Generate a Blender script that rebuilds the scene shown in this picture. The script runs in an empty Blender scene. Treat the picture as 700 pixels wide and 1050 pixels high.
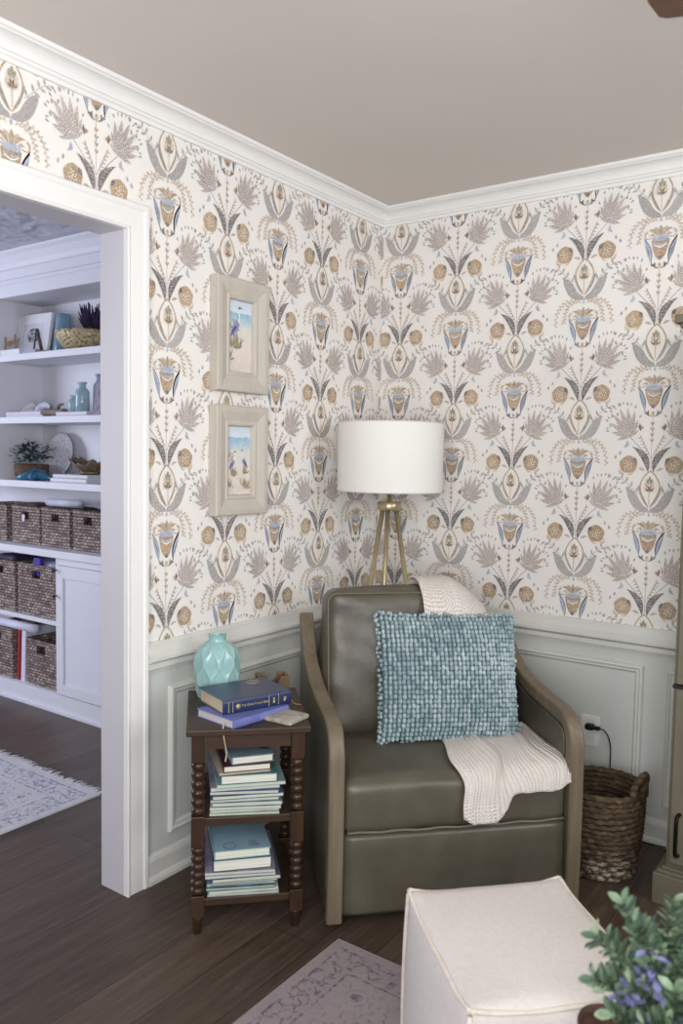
import bpy, math, random
from mathutils import Vector, Matrix, noise
R = random.Random(7)
sc = bpy.context.scene
COL = sc.collection
PI = math.pi
sin, cos = math.sin, math.cos

# ------------------------------------------------------------------ colour / materials
def lin(c):
    return tuple((x/12.92 if x <= .04045 else ((x+.055)/1.055)**2.4) for x in [v/255 for v in c])

class NT:
    def __init__(s, name):
        s.m = bpy.data.materials.new(name); s.m.use_nodes = True
        s.t = s.m.node_tree; s.b = s.t.nodes['Principled BSDF']
    def n(s, typ, **kw):
        k = s.t.nodes.new(typ)
        for a, v in kw.items():
            if a in ('ins',):
                for i, x in v.items(): k.inputs[i].default_value = x
            else: setattr(k, a, v)
        return k
    def l(s, a, b): s.t.links.new(a, b)
    def coords(s, scale=(1, 1, 1), rot=(0, 0, 0), src='Object'):
        tc = s.n('ShaderNodeTexCoord'); mp = s.n('ShaderNodeMapping')
        mp.inputs['Scale'].default_value = scale; mp.inputs['Rotation'].default_value = rot
        s.l(tc.outputs[src], mp.inputs['Vector']); return mp.outputs['Vector']
    def noise(s, vec, scale, detail=3, rough=.55):
        k = s.n('ShaderNodeTexNoise'); k.inputs['Scale'].default_value = scale
        k.inputs['Detail'].default_value = detail; k.inputs['Roughness'].default_value = rough
        s.l(vec, k.inputs['Vector']); return k.outputs['Fac']
    def ramp(s, fac, stops):
        k = s.n('ShaderNodeValToRGB'); e = k.color_ramp.elements
        while len(e) < len(stops): e.new(.5)
        for i, (p, c) in enumerate(stops):
            e[i].position = p; e[i].color = (*lin(c), 1) if not isinstance(c, (int, float)) else (c, c, c, 1)
        s.l(fac, k.inputs['Fac']); return k.outputs['Color']
    def mix(s, fac, a, b, mode='MIX'):
        k = s.n('ShaderNodeMix', data_type='RGBA', blend_type=mode)
        for i, v in ((0, fac), (6, a), (7, b)):
            if hasattr(v, 'node'): s.l(v, k.inputs[i])
            elif i == 0: k.inputs[0].default_value = v
            else: k.inputs[i].default_value = (*lin(v), 1)
        return k.outputs[2]
    def math(s, op, a, b=0.):
        k = s.n('ShaderNodeMath', operation=op)
        for i, v in ((0, a), (1, b)):
            if hasattr(v, 'node'): s.l(v, k.inputs[i])
            else: k.inputs[i].default_value = v
        return k.outputs[0]
    def bump(s, h, strength=.3, dist=.01):
        k = s.n('ShaderNodeBump'); k.inputs['Strength'].default_value = strength
        k.inputs['Distance'].default_value = dist
        s.l(h, k.inputs['Height']); s.l(k.outputs['Normal'], s.b.inputs['Normal'])
    def col(s, c):
        if hasattr(c, 'node'): s.l(c, s.b.inputs['Base Color'])
        else: s.b.inputs['Base Color'].default_value = (*lin(c), 1)
    def fin(s, rough=.6, spec=.5, metal=0.):
        s.b.inputs['Roughness'].default_value = rough
        s.b.inputs['Specular IOR Level'].default_value = spec
        s.b.inputs['Metallic'].default_value = metal
        return s.m

_cache = {}
def M(c, rough=.6, c2=None, nscale=12, bump=0, bscale=200, metal=0., spec=.4, stretch=(1, 1, 1), dist=.003):
    key = (c, rough, c2, nscale, bump, bscale, metal, spec, stretch)
    if key in _cache: return _cache[key]
    t = NT('material_%d' % len(_cache))
    v = t.coords(stretch)
    if c2 is None: c2 = tuple(max(0, x-10) for x in c)
    f = t.noise(v, nscale, 4)
    t.col(t.ramp(f, [(.3, c2), (.7, c)]))
    if bump: t.bump(t.noise(v, bscale, 2), bump, dist)
    _cache[key] = t.fin(rough, spec, metal)
    return _cache[key]

def wood(c1, c2, axis='z', rough=.5, grain=60, bump=.15):
    key = ('w', c1, c2, axis, rough, grain)
    if key in _cache: return _cache[key]
    t = NT('wood_%d' % len(_cache))
    sc_ = {'x': (.06, 1, 1), 'y': (1, .06, 1), 'z': (1, 1, .06)}[axis]
    v = t.coords(sc_)
    f = t.noise(v, grain, 5, .65); g = t.noise(v, grain*.2, 2)
    c = t.mix(.5, t.ramp(f, [(.3, c2), (.7, c1)]), t.ramp(g, [(.3, c2), (.7, c1)]))
    t.col(c); t.bump(f, bump, .003)
    _cache[key] = t.fin(rough, .4)
    return _cache[key]

# ------------------------------------------------------------------ mesh builder
class MB:
    def __init__(s): s.v = []; s.f = []; s.mi = []; s.sm = []; s.X = Matrix.Identity(4); s.c = {}
    def at(s, loc=(0, 0, 0), rz=0, rx=0, ry=0):
        s.X = Matrix.Translation(loc) @ Matrix.Rotation(rz, 4, 'Z') @ Matrix.Rotation(ry, 4, 'Y') @ Matrix.Rotation(rx, 4, 'X'); return s
    def add(s, vs, fs, m=0, smooth=False, col=None):
        o = len(s.v)
        for p in vs: s.v.append(tuple(s.X @ Vector(p)))
        for f in fs:
            if col is not None: s.c[len(s.f)] = col
            s.f.append([o+i for i in f]); s.mi.append(m); s.sm.append(smooth)
        return s
    def box(s, a, b, m=0):
        (x0, y0, z0), (x1, y1, z1) = a, b
        vs = [(x0, y0, z0), (x1, y0, z0), (x1, y1, z0), (x0, y1, z0), (x0, y0, z1), (x1, y0, z1), (x1, y1, z1), (x0, y1, z1)]
        return s.add(vs, [(0, 3, 2, 1), (4, 5, 6, 7), (0, 1, 5, 4), (1, 2, 6, 5), (2, 3, 7, 6), (3, 0, 4, 7)], m)
    def prism(s, poly, h0, h1, axis='z', m=0, smooth=False):
        n = len(poly)
        def P(p, h): return {'z': (p[0], p[1], h), 'x': (h, p[0], p[1]), 'y': (p[0], h, p[1])}[axis]
        vs = [P(p, h0) for p in poly]+[P(p, h1) for p in poly]
        s.add(vs, [list(range(n))[::-1], [n+i for i in range(n)]], m)
        o = len(s.v)-2*n
        for i in range(n):
            j = (i+1) % n
            s.f.append([o+i, o+j, o+n+j, o+n+i]); s.mi.append(m); s.sm.append(smooth)
        return s
    def tube(s, pts, r, seg=8, m=0, cap=True, closed=False, smooth=True):
        pts = [Vector(p) for p in pts]; n = len(pts); vs = []; fs = []
        rr = r if isinstance(r, (list, tuple)) else [r]*n
        up = None
        for i, p in enumerate(pts):
            if closed: t = pts[(i+1) % n]-pts[i-1]
            else: t = pts[min(i+1, n-1)]-pts[max(i-1, 0)]
            t = t.normalized() if t.length > 1e-9 else Vector((0, 0, 1))
            if up is None: up = t.orthogonal().normalized()
            up = (up-t*up.dot(t)); up = up.normalized() if up.length > 1e-6 else t.orthogonal().normalized()
            w = t.cross(up)
            for k in range(seg):
                a = 2*PI*k/seg; vs.append(p+(up*cos(a)+w*sin(a))*rr[i])
        for i in range(n if closed else n-1):
            j = (i+1) % n
            for k in range(seg):
                q = (k+1) % seg; fs.append((i*seg+k, i*seg+q, j*seg+q, j*seg+k))
        if cap and not closed:
            fs.append(list(range(seg))[::-1]); fs.append([(n-1)*seg+k for k in range(seg)])
        return s.add(vs, fs, m, smooth)
    def lathe(s, prof, seg=24, m=0, c=(0, 0), fn=None, smooth=True, cap=True):
        vs = []; fs = []; n = len(prof)
        for i, (r, z) in enumerate(prof):
            for k in range(seg):
                a = 2*PI*k/seg; q = r if fn is None else fn(r, z, a)
                vs.append((c[0]+q*cos(a), c[1]+q*sin(a), z))
        for i in range(n-1):
            for k in range(seg):
                q = (k+1) % seg; fs.append((i*seg+k, i*seg+q, (i+1)*seg+q, (i+1)*seg+k))
        s.add(vs, fs, m, smooth)
        if cap:
            o = len(s.v)-n*seg
            s.f.append([o+k for k in range(seg)][::-1]); s.mi.append(m); s.sm.append(False)
            s.f.append([o+(n-1)*seg+k for k in range(seg)]); s.mi.append(m); s.sm.append(False)
        return s
    def grid(s, fn, nu, nv, m=0, smooth=True, flip=False):
        vs = [fn(i/nu, j/nv) for j in range(nv+1) for i in range(nu+1)]
        fs = []
        for j in range(nv):
            for i in range(nu):
                a = j*(nu+1)+i; q = (a, a+1, a+nu+2, a+nu+1); fs.append(q[::-1] if flip else q)
        return s.add(vs, fs, m, smooth)
    def rbox(s, w, d, h, r, n=10, puff=(0, 0, 0), m=0, c=(0, 0, 0), fn=None, smooth=True):
        """rounded, optionally puffed box centred at c"""
        idx = {}; vs = []; fs = []
        H = (w/2, d/2, h/2)
        def pt(u):
            e = [H[i]*u[i] for i in range(3)]
            q = [max(-(H[i]-r), min(H[i]-r, e[i])) for i in range(3)]
            dv = Vector([e[i]-q[i] for i in range(3)])
            if dv.length > 1e-9: dv = dv.normalized()*r
            p = [q[i]+dv[i] for i in range(3)]
            for i in range(3):
                a, b = (i+1) % 3, (i+2) % 3
                p[i] += puff[i]*u[i]*(1-u[a]**2)*(1-u[b]**2)
            p = tuple(p)
            return fn(p, u) if fn else p
        def vert(u):
            k = tuple(round(x, 4) for x in u)
            if k not in idx:
                idx[k] = len(vs); p = pt(u); vs.append((p[0]+c[0], p[1]+c[1], p[2]+c[2]))
            return idx[k]
        # non-uniform spacing: concentrate near the edges
        def sp(i): t = -1+2*i/n; return math.copysign(1-(1-abs(t))**1.5, t)
        for ax in range(3):
            for sg in (-1, 1):
                for i in range(n):
                    for j in range(n):
                        q = []
                        for a, b in ((i, j), (i+1, j), (i+1, j+1), (i, j+1)):
                            u = [0, 0, 0]; u[ax] = sg; u[(ax+1) % 3] = sp(a); u[(ax+2) % 3] = sp(b); q.append(vert(u))
                        fs.append(q if sg > 0 else q[::-1])
        return s.add(vs, fs, m, smooth)
    def ball(s, c, r, seg=8, rings=5, m=0):
        rx, ry, rz = r if isinstance(r, (tuple, list)) else (r, r, r)
        vs = [(c[0], c[1], c[2]-rz)]; fs = []
        for i in range(1, rings):
            t = -PI/2+PI*i/rings
            for k in range(seg):
                a = 2*PI*k/seg; vs.append((c[0]+rx*cos(t)*cos(a), c[1]+ry*cos(t)*sin(a), c[2]+rz*sin(t)))
        vs.append((c[0], c[1], c[2]+rz)); L = len(vs)-1
        for k in range(seg):
            q = (k+1) % seg
            fs.append((0, 1+q, 1+k)); fs.append((L, L-seg+k, L-seg+q))
            for i in range(rings-2): fs.append((1+i*seg+k, 1+i*seg+q, 1+(i+1)*seg+q, 1+(i+1)*seg+k))
        return s.add(vs, fs, m, True)
    def build(s, name, mats, parent=None, bevel=0, loc=None, rz=0, weld=False):
        me = bpy.data.meshes.new(name)
        V = s.v
        if loc is not None:
            inv = (Matrix.Translation(loc) @ Matrix.Rotation(rz, 4, 'Z')).inverted(); V = [tuple(inv @ Vector(p)) for p in V]
        me.from_pydata(V, [], s.f); 
        mats = mats if isinstance(mats, (list, tuple)) else [mats]
        for m in mats: me.materials.append(m)
        me.polygons.foreach_set('material_index', s.mi); me.polygons.foreach_set('use_smooth', s.sm)
        if s.c:
            ca = me.color_attributes.new('Col', 'FLOAT_COLOR', 'CORNER')
            for p in me.polygons:
                c = s.c.get(p.index, (1, 1, 1))
                for li in p.loop_indices: ca.data[li].color = (*c, 1)
        me.update()
        o = bpy.data.objects.new(name, me); COL.objects.link(o)
        if loc is not None: o.location = loc; o.rotation_euler = (0, 0, rz)
        if parent is not None: o.parent = parent
        if bevel:
            b = o.modifiers.new('bevel', 'BEVEL'); b.width = bevel; b.segments = 2; b.limit_method = 'ANGLE'; b.angle_limit = .7
            b.harden_normals = False
        return o

def empty(name, loc, rz, label, cat, group=None):
    o = bpy.data.objects.new(name, None); COL.objects.link(o); o.location = loc; o.rotation_euler = (0, 0, rz)
    o.empty_display_size = .05
    return tag(o, label, cat, group)
def tag(o, label, cat, group=None, kind=None):
    o['label'] = label; o['category'] = cat
    if group: o['group'] = group
    if kind: o['kind'] = kind
    return o
def struct(o, label=None):
    o['kind'] = 'structure'
    return o
def catmull(pts, n=6):
    out = []; P = [Vector(p) for p in pts]
    for i in range(len(P)-1):
        a, b, c, d = P[max(i-1, 0)], P[i], P[i+1], P[min(i+2, len(P)-1)]
        for k in range(n):
            t = k/n
            out.append(.5*((2*b)+(c-a)*t+(2*a-5*b+4*c-d)*t*t+(3*b-3*c+d-a)*t**3))
    out.append(P[-1]); return out

# ------------------------------------------------------------------ camera (solved from the photograph's straight lines)
cd = bpy.data.cameras.new('camera'); cam = bpy.data.objects.new('camera', cd); COL.objects.link(cam)
yaw, pit, rol, fpx = .6223, .0679, .0180, 832.5
vv = Vector((-sin(yaw)*cos(pit), cos(yaw)*cos(pit), -sin(pit))); r0 = Vector((cos(yaw), sin(yaw), 0)); u0 = r0.cross(vv)
rr_ = r0*cos(rol)+u0*sin(rol); uu = u0*cos(rol)-r0*sin(rol)
mw = Matrix((rr_, uu, -vv)).transposed().to_4x4(); mw.translation = (1.9656, -3.0133, 1.382)
cam.matrix_world = mw
cd.sensor_fit = 'VERTICAL'; cd.sensor_height = 36; cd.lens = fpx/1050*36
cd.clip_start = .02; cd.dof.use_dof = True; cd.dof.focus_distance = 2.9; cd.dof.aperture_fstop = 3.4
sc.camera = cam

# ------------------------------------------------------------------ common materials
PAINT = M((237, 236, 233), .42, (233, 232, 229), 3, spec=.4)
PANEL = M((204, 207, 201), .45, (199, 202, 196), 3)
TRIM = M((214, 214, 208), .45, (209, 209, 203), 3)
CEIL = M((218, 211, 205), .9, (215, 208, 202), 2, spec=.1)
FARWHITE = M((226, 226, 232), .5, (220, 220, 228), 3)
LEATHER = None
def leather():
    t = NT('leather'); v = t.coords()
    f = t.noise(v, 9, 4); g = t.noise(v, 320, 2)
    t.col(t.ramp(f, [(.3, (76, 71, 60)), (.7, (91, 86, 73))]))
    k = t.n('ShaderNodeTexVoronoi'); k.inputs['Scale'].default_value = 420; t.l(v, k.inputs['Vector'])
    h = t.math('ADD', t.math('MULTIPLY', k.outputs['Distance'], .4), t.math('MULTIPLY', t.noise(v, 14, 3), 3.))
    t.bump(h, .22, .004)
    return t.fin(.36, .55)
LEATHER = leather()
CHAIRWOOD = wood((126, 114, 95), (92, 81, 65), 'z', .5, 70)
TABLEWOOD = wood((72, 52, 37), (37, 26, 19), 'x', .4, 50)
BOBWOOD = wood((70, 49, 33), (36, 25, 18), 'z', .3, 40)

# ------------------------------------------------------------------ room shell
H = 2.44
def floor_mat():
    t = NT('floor_planks'); v = t.coords((1, 1, 1), (0, 0, PI/2))
    b = t.n('ShaderNodeTexBrick', offset=.37, squash=1.)
    for k, x in (('Scale', 1.), ('Mortar Size', .0016), ('Mortar Smooth', .3), ('Bias', 0.), ('Brick Width', 1.25), ('Row Height', .158)): b.inputs[k].default_value = x
    b.inputs['Color1'].default_value = (.0, .0, .0, 1); b.inputs['Color2'].default_value = (1, 1, 1, 1); b.inputs['Mortar'].default_value = (.5, .5, .5, 1)
    t.l(v, b.inputs['Vector'])
    tone = t.ramp(b.outputs['Color'], [(0., (64, 52, 44)), (.5, (86, 71, 60)), (1., (106, 90, 77))])
    v2 = t.coords((1, .07, 1))
    g = t.noise(v2, 55, 6, .7); g2 = t.noise(v2, 14, 3)
    c = t.mix(.55, tone, t.ramp(g, [(.32, (58, 46, 39)), (.55, (96, 80, 68)), (.75, (126, 110, 95))]))
    c = t.mix(t.math('MULTIPLY', g2, .35), c, (48, 38, 33))
    c = t.mix(b.outputs['Fac'], c, (32, 25, 22))
    t.col(c)
    h = t.math('SUBTRACT', t.math('MULTIPLY', g, .4), t.math('MULTIPLY', b.outputs['Fac'], 1.))
    t.bump(h, .25, .002)
    return t.fin(.42, .4)
struct(MB().box((-5, -6, -.05), (4.5, .3, 0)).build('floor', floor_mat()))
struct(MB().box((-.1, -6, H), (4.5, .2, H+.05)).build('ceiling', CEIL))
def far_ceiling():
    t = NT('swirl_ceiling'); v = t.coords()
    w = t.n('ShaderNodeTexWave', wave_type='RINGS'); w.inputs['Scale'].default_value = 5; w.inputs['Distortion'].default_value = 9; w.inputs['Detail'].default_value = 2
    t.l(v, w.inputs['Vector']); n = t.noise(v, 18, 5)
    t.col(t.mix(n, (196, 198, 212), (222, 223, 232))); t.bump(t.math('ADD', w.outputs['Fac'], n), .6, .02)
    return t.fin(.9, .1)
struct(MB().box((-5, -6, H), (-.1, .2, H+.05)).build('ceiling', far_ceiling()))

# ---- wallpaper: the whole repeat is drawn as flat coloured shapes in the wall's own mesh
TAN, TAUPE, GREY, DARK, BLUE, DBLUE, WHITE, BROWN, LTAN = [lin(c) for c in (
    (176, 150, 118), (182, 171, 164), (168, 164, 161), (112, 104, 104), (168, 178, 194), (118, 130, 156), (238, 235, 231), (126, 100, 78), (205, 187, 162))]
PAPER = lin((236, 232, 227))
motif = []      # (points, colour, layer)
def P_(pts, c, L): motif.append((pts, c, L))
def both(pts, c, L): P_(pts, c, L); P_([(-x, y) for x, y in pts][::-1], c, L)
def leafp(b, t, w, bend=0., n=7, peak=.45):
    bx, by = b; tx, ty = t; dx, dy = tx-bx, ty-by; L = math.hypot(dx, dy); nx, ny = -dy/L, dx/L
    Lp, Rp = [], []
    for i in range(n+1):
        s_ = i/n; k = (s_/peak if s_ < peak else (1-s_)/(1-peak)); ww = w*.5*math.sin(k*PI/2)
        o = bend*L*4*s_*(1-s_)
        cx, cy = bx+dx*s_+nx*o, by+dy*s_+ny*o
        Lp.append((cx+nx*ww, cy+ny*ww)); Rp.append((cx-nx*ww, cy-ny*ww))
    return Rp+Lp[1:-1][::-1]
def disc(c, r, n=10, ry=None): return [(c[0]+r*cos(2*PI*i/n), c[1]+(ry or r)*sin(2*PI*i/n)) for i in range(n)]
def strokep(path, w):
    out = []
    for i in range(len(path)-1):
        (ax, ay), (bx, by) = path[i], path[i+1]; d = math.hypot(bx-ax, by-ay) or 1e-9
        nx, ny = -(by-ay)/d*w/2, (bx-ax)/d*w/2
        ex, ey = (bx-ax)/d*w*.3, (by-ay)/d*w*.3
        out.append([(ax-nx-ex, ay-ny-ey), (bx-nx+ex, by-ny+ey), (bx+nx+ex, by+ny+ey), (ax+nx-ex, ay+ny-ey)])
    return out
def strk(path, w, c, L):
    for q in strokep(path, w): both(q, c, L)
def curve2(pts, n=5): return [(p[0], p[1]) for p in catmull([(x, y, 0) for x, y in pts], n)]
def draw_motif():
    # goblet flower
    body = curve2([(0, -.046), (.014, -.036), (.024, -.012), (.031, .02)], 4)+[(.026, .026), (.012, .018), (0, .017)]
    both(body, TAN, 2)
    P_(curve2([(-.021, .004), (0, -.006), (.021, .004)], 4)+curve2([(.023, .013), (0, .004), (-.023, .013)], 4), WHITE, 3)
    P_(curve2([(-.021, .008), (0, -.001), (.021, .008)], 4)+curve2([(.0225, .0115), (0, .0025), (-.0225, .0115)], 4), DBLUE, 4)
    for i in range(-4, 5):
        x = i*.006; both(leafp((x*.8, .014), (x*1.15, .043-abs(i)*.001), .0055), BLUE, 3) if i >= 0 else None
        P_(disc((x, .0155), .0016, 6), DBLUE, 4)
    P_(disc((0, -.041), .0075, 8), DARK, 3)
    P_(leafp((0, .035), (0, .074), .013), TAN, 4)
    both(leafp((.004, .036), (.024, .068), .012, .12), TAUPE, 3)
    both(leafp((.01, .036), (.043, .058), .012, .22), TAN, 3)
    both(leafp((.043, .058), (.05, .032), .007, .25), LTAN, 3)
    both(leafp((.018, .034), (.04, .036), .008, .3), TAUPE, 3)
    strk(curve2([(.03, .03), (.047, .028), (.052, .042), (.044, .052)], 3), .0028, TAN, 4)
    # blue side leaves
    both(leafp((.029, -.058), (.058, .036), .018, .05), DBLUE, 1)
    both(leafp((.031, -.052), (.056, .026), .0125, .05), BLUE, 2)
    both(leafp((.0345, -.038), (.0515, .01), .004, .05), DBLUE, 3)
    # joint
    P_(disc((0, -.068), .006, 6, .012), LTAN, 2); P_(disc((0, -.063), .004, 6), TAN, 3)
    strk(curve2([(.006, -.075), (.018, -.071), (.03, -.055)], 3), .003, DARK, 2)
    both(leafp((.012, -.074), (.032, -.064), .009, .2), DARK, 3)
    both(leafp((.018, -.07), (.016, -.054), .007), DARK, 3)
    # buds
    both([(.036, -.118), (.044, -.1), (.049, -.114), (.041, -.129)], BROWN, 2); both([(.028, -.116), (.038, -.108), (.038, -.124)], TAN, 3)
    both(leafp((.045, -.114), (.058, -.11), .004), GREY, 2)
    # centre stems and sprigs
    strk([(0, -.08), (.001, -.13), (0, -.2), (0, -.27)], .0022, TAUPE, 1)
    for (zx, zz) in ((.006, -.095), (.007, -.115), (.006, -.135), (.006, -.155)):
        both(leafp((.001, zz-.012), (zx, zz), .005), TAN, 2)
    strk(curve2([(.002, -.225), (.018, -.19), (.036, -.155)], 3), .002, TAUPE, 1)
    for i in range(6):
        s_ = i/5; x, z = .008+.028*s_, -.212+.057*s_
        both(leafp((x, z), (x+.004, z+.013), .0045), TAN if i % 2 else TAUPE, 2)
        both(leafp((x, z), (x+.013, z+.003), .0045), TAUPE, 2)
    # stem to star flower
    strk(curve2([(.008, -.245), (.03, -.2), (.075, -.152)], 4), .003, GREY, 1)
    bx_, bz_ = .082, -.152
    for i, (tx, tz, w_) in enumerate((tx, tz, w_*.82) for tx, tz, w_ in ((.046, -.122, .012), (.05, -.088, .017), (.064, -.055, .02), (.09, -.044, .021), (.118, -.046, .021), (.141, -.068, .021), (.152, -.098, .02), (.146, -.132, .017), (.124, -.16, .012))):
        both(leafp((bx_, bz_), (tx, tz), w_, .03, 8, .5), TAUPE, 2 + i % 2)
        L = math.hypot(tx-bx_, tz-bz_); ax_, az_ = (tx-bx_)/L, (tz-bz_)/L
        for k in range(2, int(L/.0085)):
            q = k/(L/.0085)
            for sg in (-1, 0, 1):
                o_ = sg*w_*.24*math.sin(PI*min(1, q))
                both(disc((bx_+ax_*L*q-az_*o_, bz_+az_*L*q+ax_*o_), .0015, 5), (WHITE, BROWN, WHITE)[(k+sg) % 3], 4)
        if 0 < i < 8:
            both(leafp((tx+ax_*.006, tz+az_*.006), (tx+ax_*.021, tz+az_*.021), .0075, 0, 5, .6), GREY, 1)
    for (x, z, a) in ((.078, -.038, 1.7), (.105, -.034, 1.4), (.13, -.05, .9), (.15, -.082, .4), (.153, -.117, -.1)):
        both(leafp((x, z), (x+.013*cos(a), z+.013*sin(a)), .006, 0, 5, .6), GREY, 1)
    both(leafp((.088, -.16), (.1, -.188), .012, -.3), BLUE, 2)
    # dark striped leaves
    both(leafp((.0085, -.278), (.068, -.184), .0245, .16), DARK, 2)
    for i in range(7):
        s_ = .2+.1*i; x = .0085+.0595*s_; z = -.278+.094*s_
        ox = -.094*.16*4*s_*(1-s_); oz = .0595*.16*4*s_*(1-s_)
        both(strokep([(x+ox-.006, z+oz+.002), (x+ox+.006, z+oz+.004)], .0022)[0], GREY, 3)
    # pomegranates
    c = (.079, -.249)
    both([(c[0]+.0315*cos(a)*(1+.05*sin(7*a)), c[1]+.0315*sin(a)*(1+.05*sin(5*a))) for a in [2*PI*i/22 for i in range(22)]], TAN, 2)
    for k in range(13):
        a = k*2.4; q = .0045*math.sqrt(k)
        both(disc((c[0]+.003+q*cos(a), c[1]-.002+q*sin(a)*1.1), .0024, 6), WHITE, 3)
        both(disc((c[0]+.003+q*cos(a), c[1]-.002+q*sin(a)*1.1), .0009, 4), BROWN, 4)
    both(leafp((.051, -.243), (.062, -.222), .013), DARK, 3)
    both(leafp((.088, -.281), (.112, -.262), .01, -.35), LTAN, 1); both(leafp((.058, -.272), (.085, -.285), .006, -.2), LTAN, 1)
    both(leafp((.02, -.272), (.045, -.262), .01, .1), TAUPE, 1)
    # ogee and the little tree in it
    og = curve2([(0, -.271), (.018, -.288), (.033, -.318), (.031, -.345), (.02, -.37), (.004, -.4)], 4)
    strk(og, .0042, TAN, 3); both(og+[(0, -.4)], PAPER, 2)
    for (x, z, w) in ((0, -.296, .011), (.011, -.305, .009), (.0165, -.318, .009), (.019, -.332, .009)):
        both(leafp((x*.25, z-.016), (x, z+.006), w), LTAN if x > .012 else lin((150, 140, 112)), 4)
    both(leafp((.001, -.345), (.017, -.337), .007, .1), BROWN, 5); both(leafp((0, -.345), (.006, -.32), .006), BROWN, 5)
    strk([(0, -.33), (0, -.392)], .002, TAN, 5)
    # tulip leaves
    both(curve2([(.0, -.42), (.032, -.419), (.06, -.398), (.077, -.364), (.084, -.334)], 4)+curve2([(.084, -.334), (.062, -.341), (.043, -.362), (.025, -.392), (.003, -.408)], 4)[1:], GREY, 1)
    both(curve2([(.001, -.402), (.019, -.386), (.034, -.358), (.044, -.322)], 4)+curve2([(.044, -.322), (.028, -.338), (.017, -.365), (.0, -.392)], 4)[1:], GREY, 1)
    both(strokep([(.03, -.405), (.056, -.384)], .002)[0], TAUPE, 3); both(strokep([(.056, -.384), (.074, -.352)], .002)[0], TAUPE, 3)
    # grey sprigs
    st = curve2([(.04, -.355), (.068, -.33), (.094, -.306), (.118, -.296)], 3)
    strk(st, .002, TAUPE, 1)
    for i in range(1, len(st)-1):
        x, z = st[i]; (both(leafp((x, z), (x-.006, z+.02), .008), GREY, 1), both(leafp((x, z), (x+.02, z-.006), .008), GREY, 1)) if i % 2 else None
    both(leafp(st[-1], (.132, -.3), .009), GREY, 1)
    # vine arches over the goblet
    for pts, k in ((((.012, .088), (.045, .099), (.08, .086), (.1, .056), (.107, .012)), 13), (((.03, .092), (.058, .08), (.07, .05), (.074, .02)), 9)):
        vp = curve2(pts, 5); strk(vp, .0018, TAUPE, 1)
        for i in range(1, len(vp), 1):
            x, z = vp[i]; px, pz = vp[i-1]; a = math.atan2(z-pz, x-px)
            for sg in (-1, 1):
                if (i+(sg > 0)) % 2: continue
                both(leafp((x, z), (x+.0115*cos(a+sg*.9), z+.0115*sin(a+sg*.9)), .0062), LTAN if i % 3 else TAUPE, 2)
    P_(leafp((0, .083), (0, .1), .008), BLUE, 2)
    for x, z in ((.12, -.04), (.127, -.075), (.112, -.215), (.128, -.23), (.124, -.34), (.118, -.375)):
        both(leafp((x, z), (x-.004, z+.016), .0085, 0, 5, .35), GREY, 1)
draw_motif()
motif = [(p, c, .0002+.000009*k) for k, (p, c, L) in enumerate(sorted(motif, key=lambda e: e[2]))]

def clip(poly, ax, lim, sgn):
    out = []; n = len(poly)
    for i in range(n):
        a, b = poly[i], poly[(i+1) % n]; da, db = sgn*(a[ax]-lim), sgn*(b[ax]-lim)
        if da >= 0: out.append(a)
        if (da >= 0) != (db >= 0):
            t = da/(da-db); out.append((a[0]+(b[0]-a[0])*t, a[1]+(b[1]-a[1])*t))
    return out
def paper(mb, place, rects, cols, phase0, flip):
    """place(u,z,off)->3d ; rects (u0,u1,z0,z1)"""
    for ci, u in cols:
        z0 = phase0 + (.26 if ci % 2 else 0)
        for k in range(-3, 4):
            zc = z0+.52*k
            if zc < .3 or zc > 2.95: continue
            jw = [(R.uniform(-.0015, .0015), R.uniform(-.0015, .0015)) for _ in range(3)]
            for pts, c, L in motif:
                q = [(u+x, zc+z) for x, z in pts]
                us = [p[0] for p in q]; zs = [p[1] for p in q]
                for (a, b, c0, d) in rects:
                    if max(us) < a or min(us) > b or max(zs) < c0 or min(zs) > d: continue
                    w = q
                    if min(us) < a: w = clip(w, 0, a, 1)
                    if w and max(us) > b: w = clip(w, 0, b, -1)
                    if w and min(zs) < c0: w = clip(w, 1, c0, 1)
                    if w and max(zs) > d: w = clip(w, 1, d, -1)
                    if len(w) < 3: continue
                    vs = [place(p[0], p[1], L) for p in w]; f = list(range(len(vs)))
                    g_ = 1 if c == PAPER else 1+R.uniform(-.1, .1); cc = tuple(x*g_ for x in c)
                    mb.add(vs, [f[::-1] if flip else f], 0, False, cc)
def wallpaper_mat():
    t = NT('wallpaper'); a = t.n('ShaderNodeVertexColor', layer_name='Col')
    v = t.coords(); n = t.noise(v, 130, 4, .7); n2 = t.noise(v, 420, 2)
    c = t.mix(t.math('MULTIPLY', t.ramp(n, [(.42, 0.), (.7, 1.)]), .38), a.outputs['Color'], (240, 236, 231))
    t.col(c); t.bump(n2, .06, .001)
    return t.fin(.75, .25)
WP = wallpaper_mat()
DOOR0, DOOR1, DTOP = -2.75, -1.405, 2.042
# left wall (x = 0), with the cased opening
mb = MB()
mb.box((-.103, DOOR1+.012, 0), (0, .1, H), 1); mb.box((-.103, DOOR0-.012, DTOP+.012), (0, DOOR1+.012, H), 1); mb.box((-.103, -6, 0), (0, DOOR0-.012, H), 1)
for (a, b, c, d) in ((-1.36, 0, .77, 2.4), (-2.8, -1.36, 2.085, 2.4)):
    mb.add([(.0002, a, c), (.0002, b, c), (.0002, b, d), (.0002, a, d)], [(0, 1, 2, 3)], 0, False, PAPER)
paper(mb, lambda u, z, o: (o, u, z), [(-1.345, -.0005, .77, 2.4), (-2.7, -1.345, 2.09, 2.4)], [(i, -1.236+.2665*i) for i in range(-6, 6)], 2.137, False)
struct(mb.build('wall_left', [WP, PANEL]))
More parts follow.
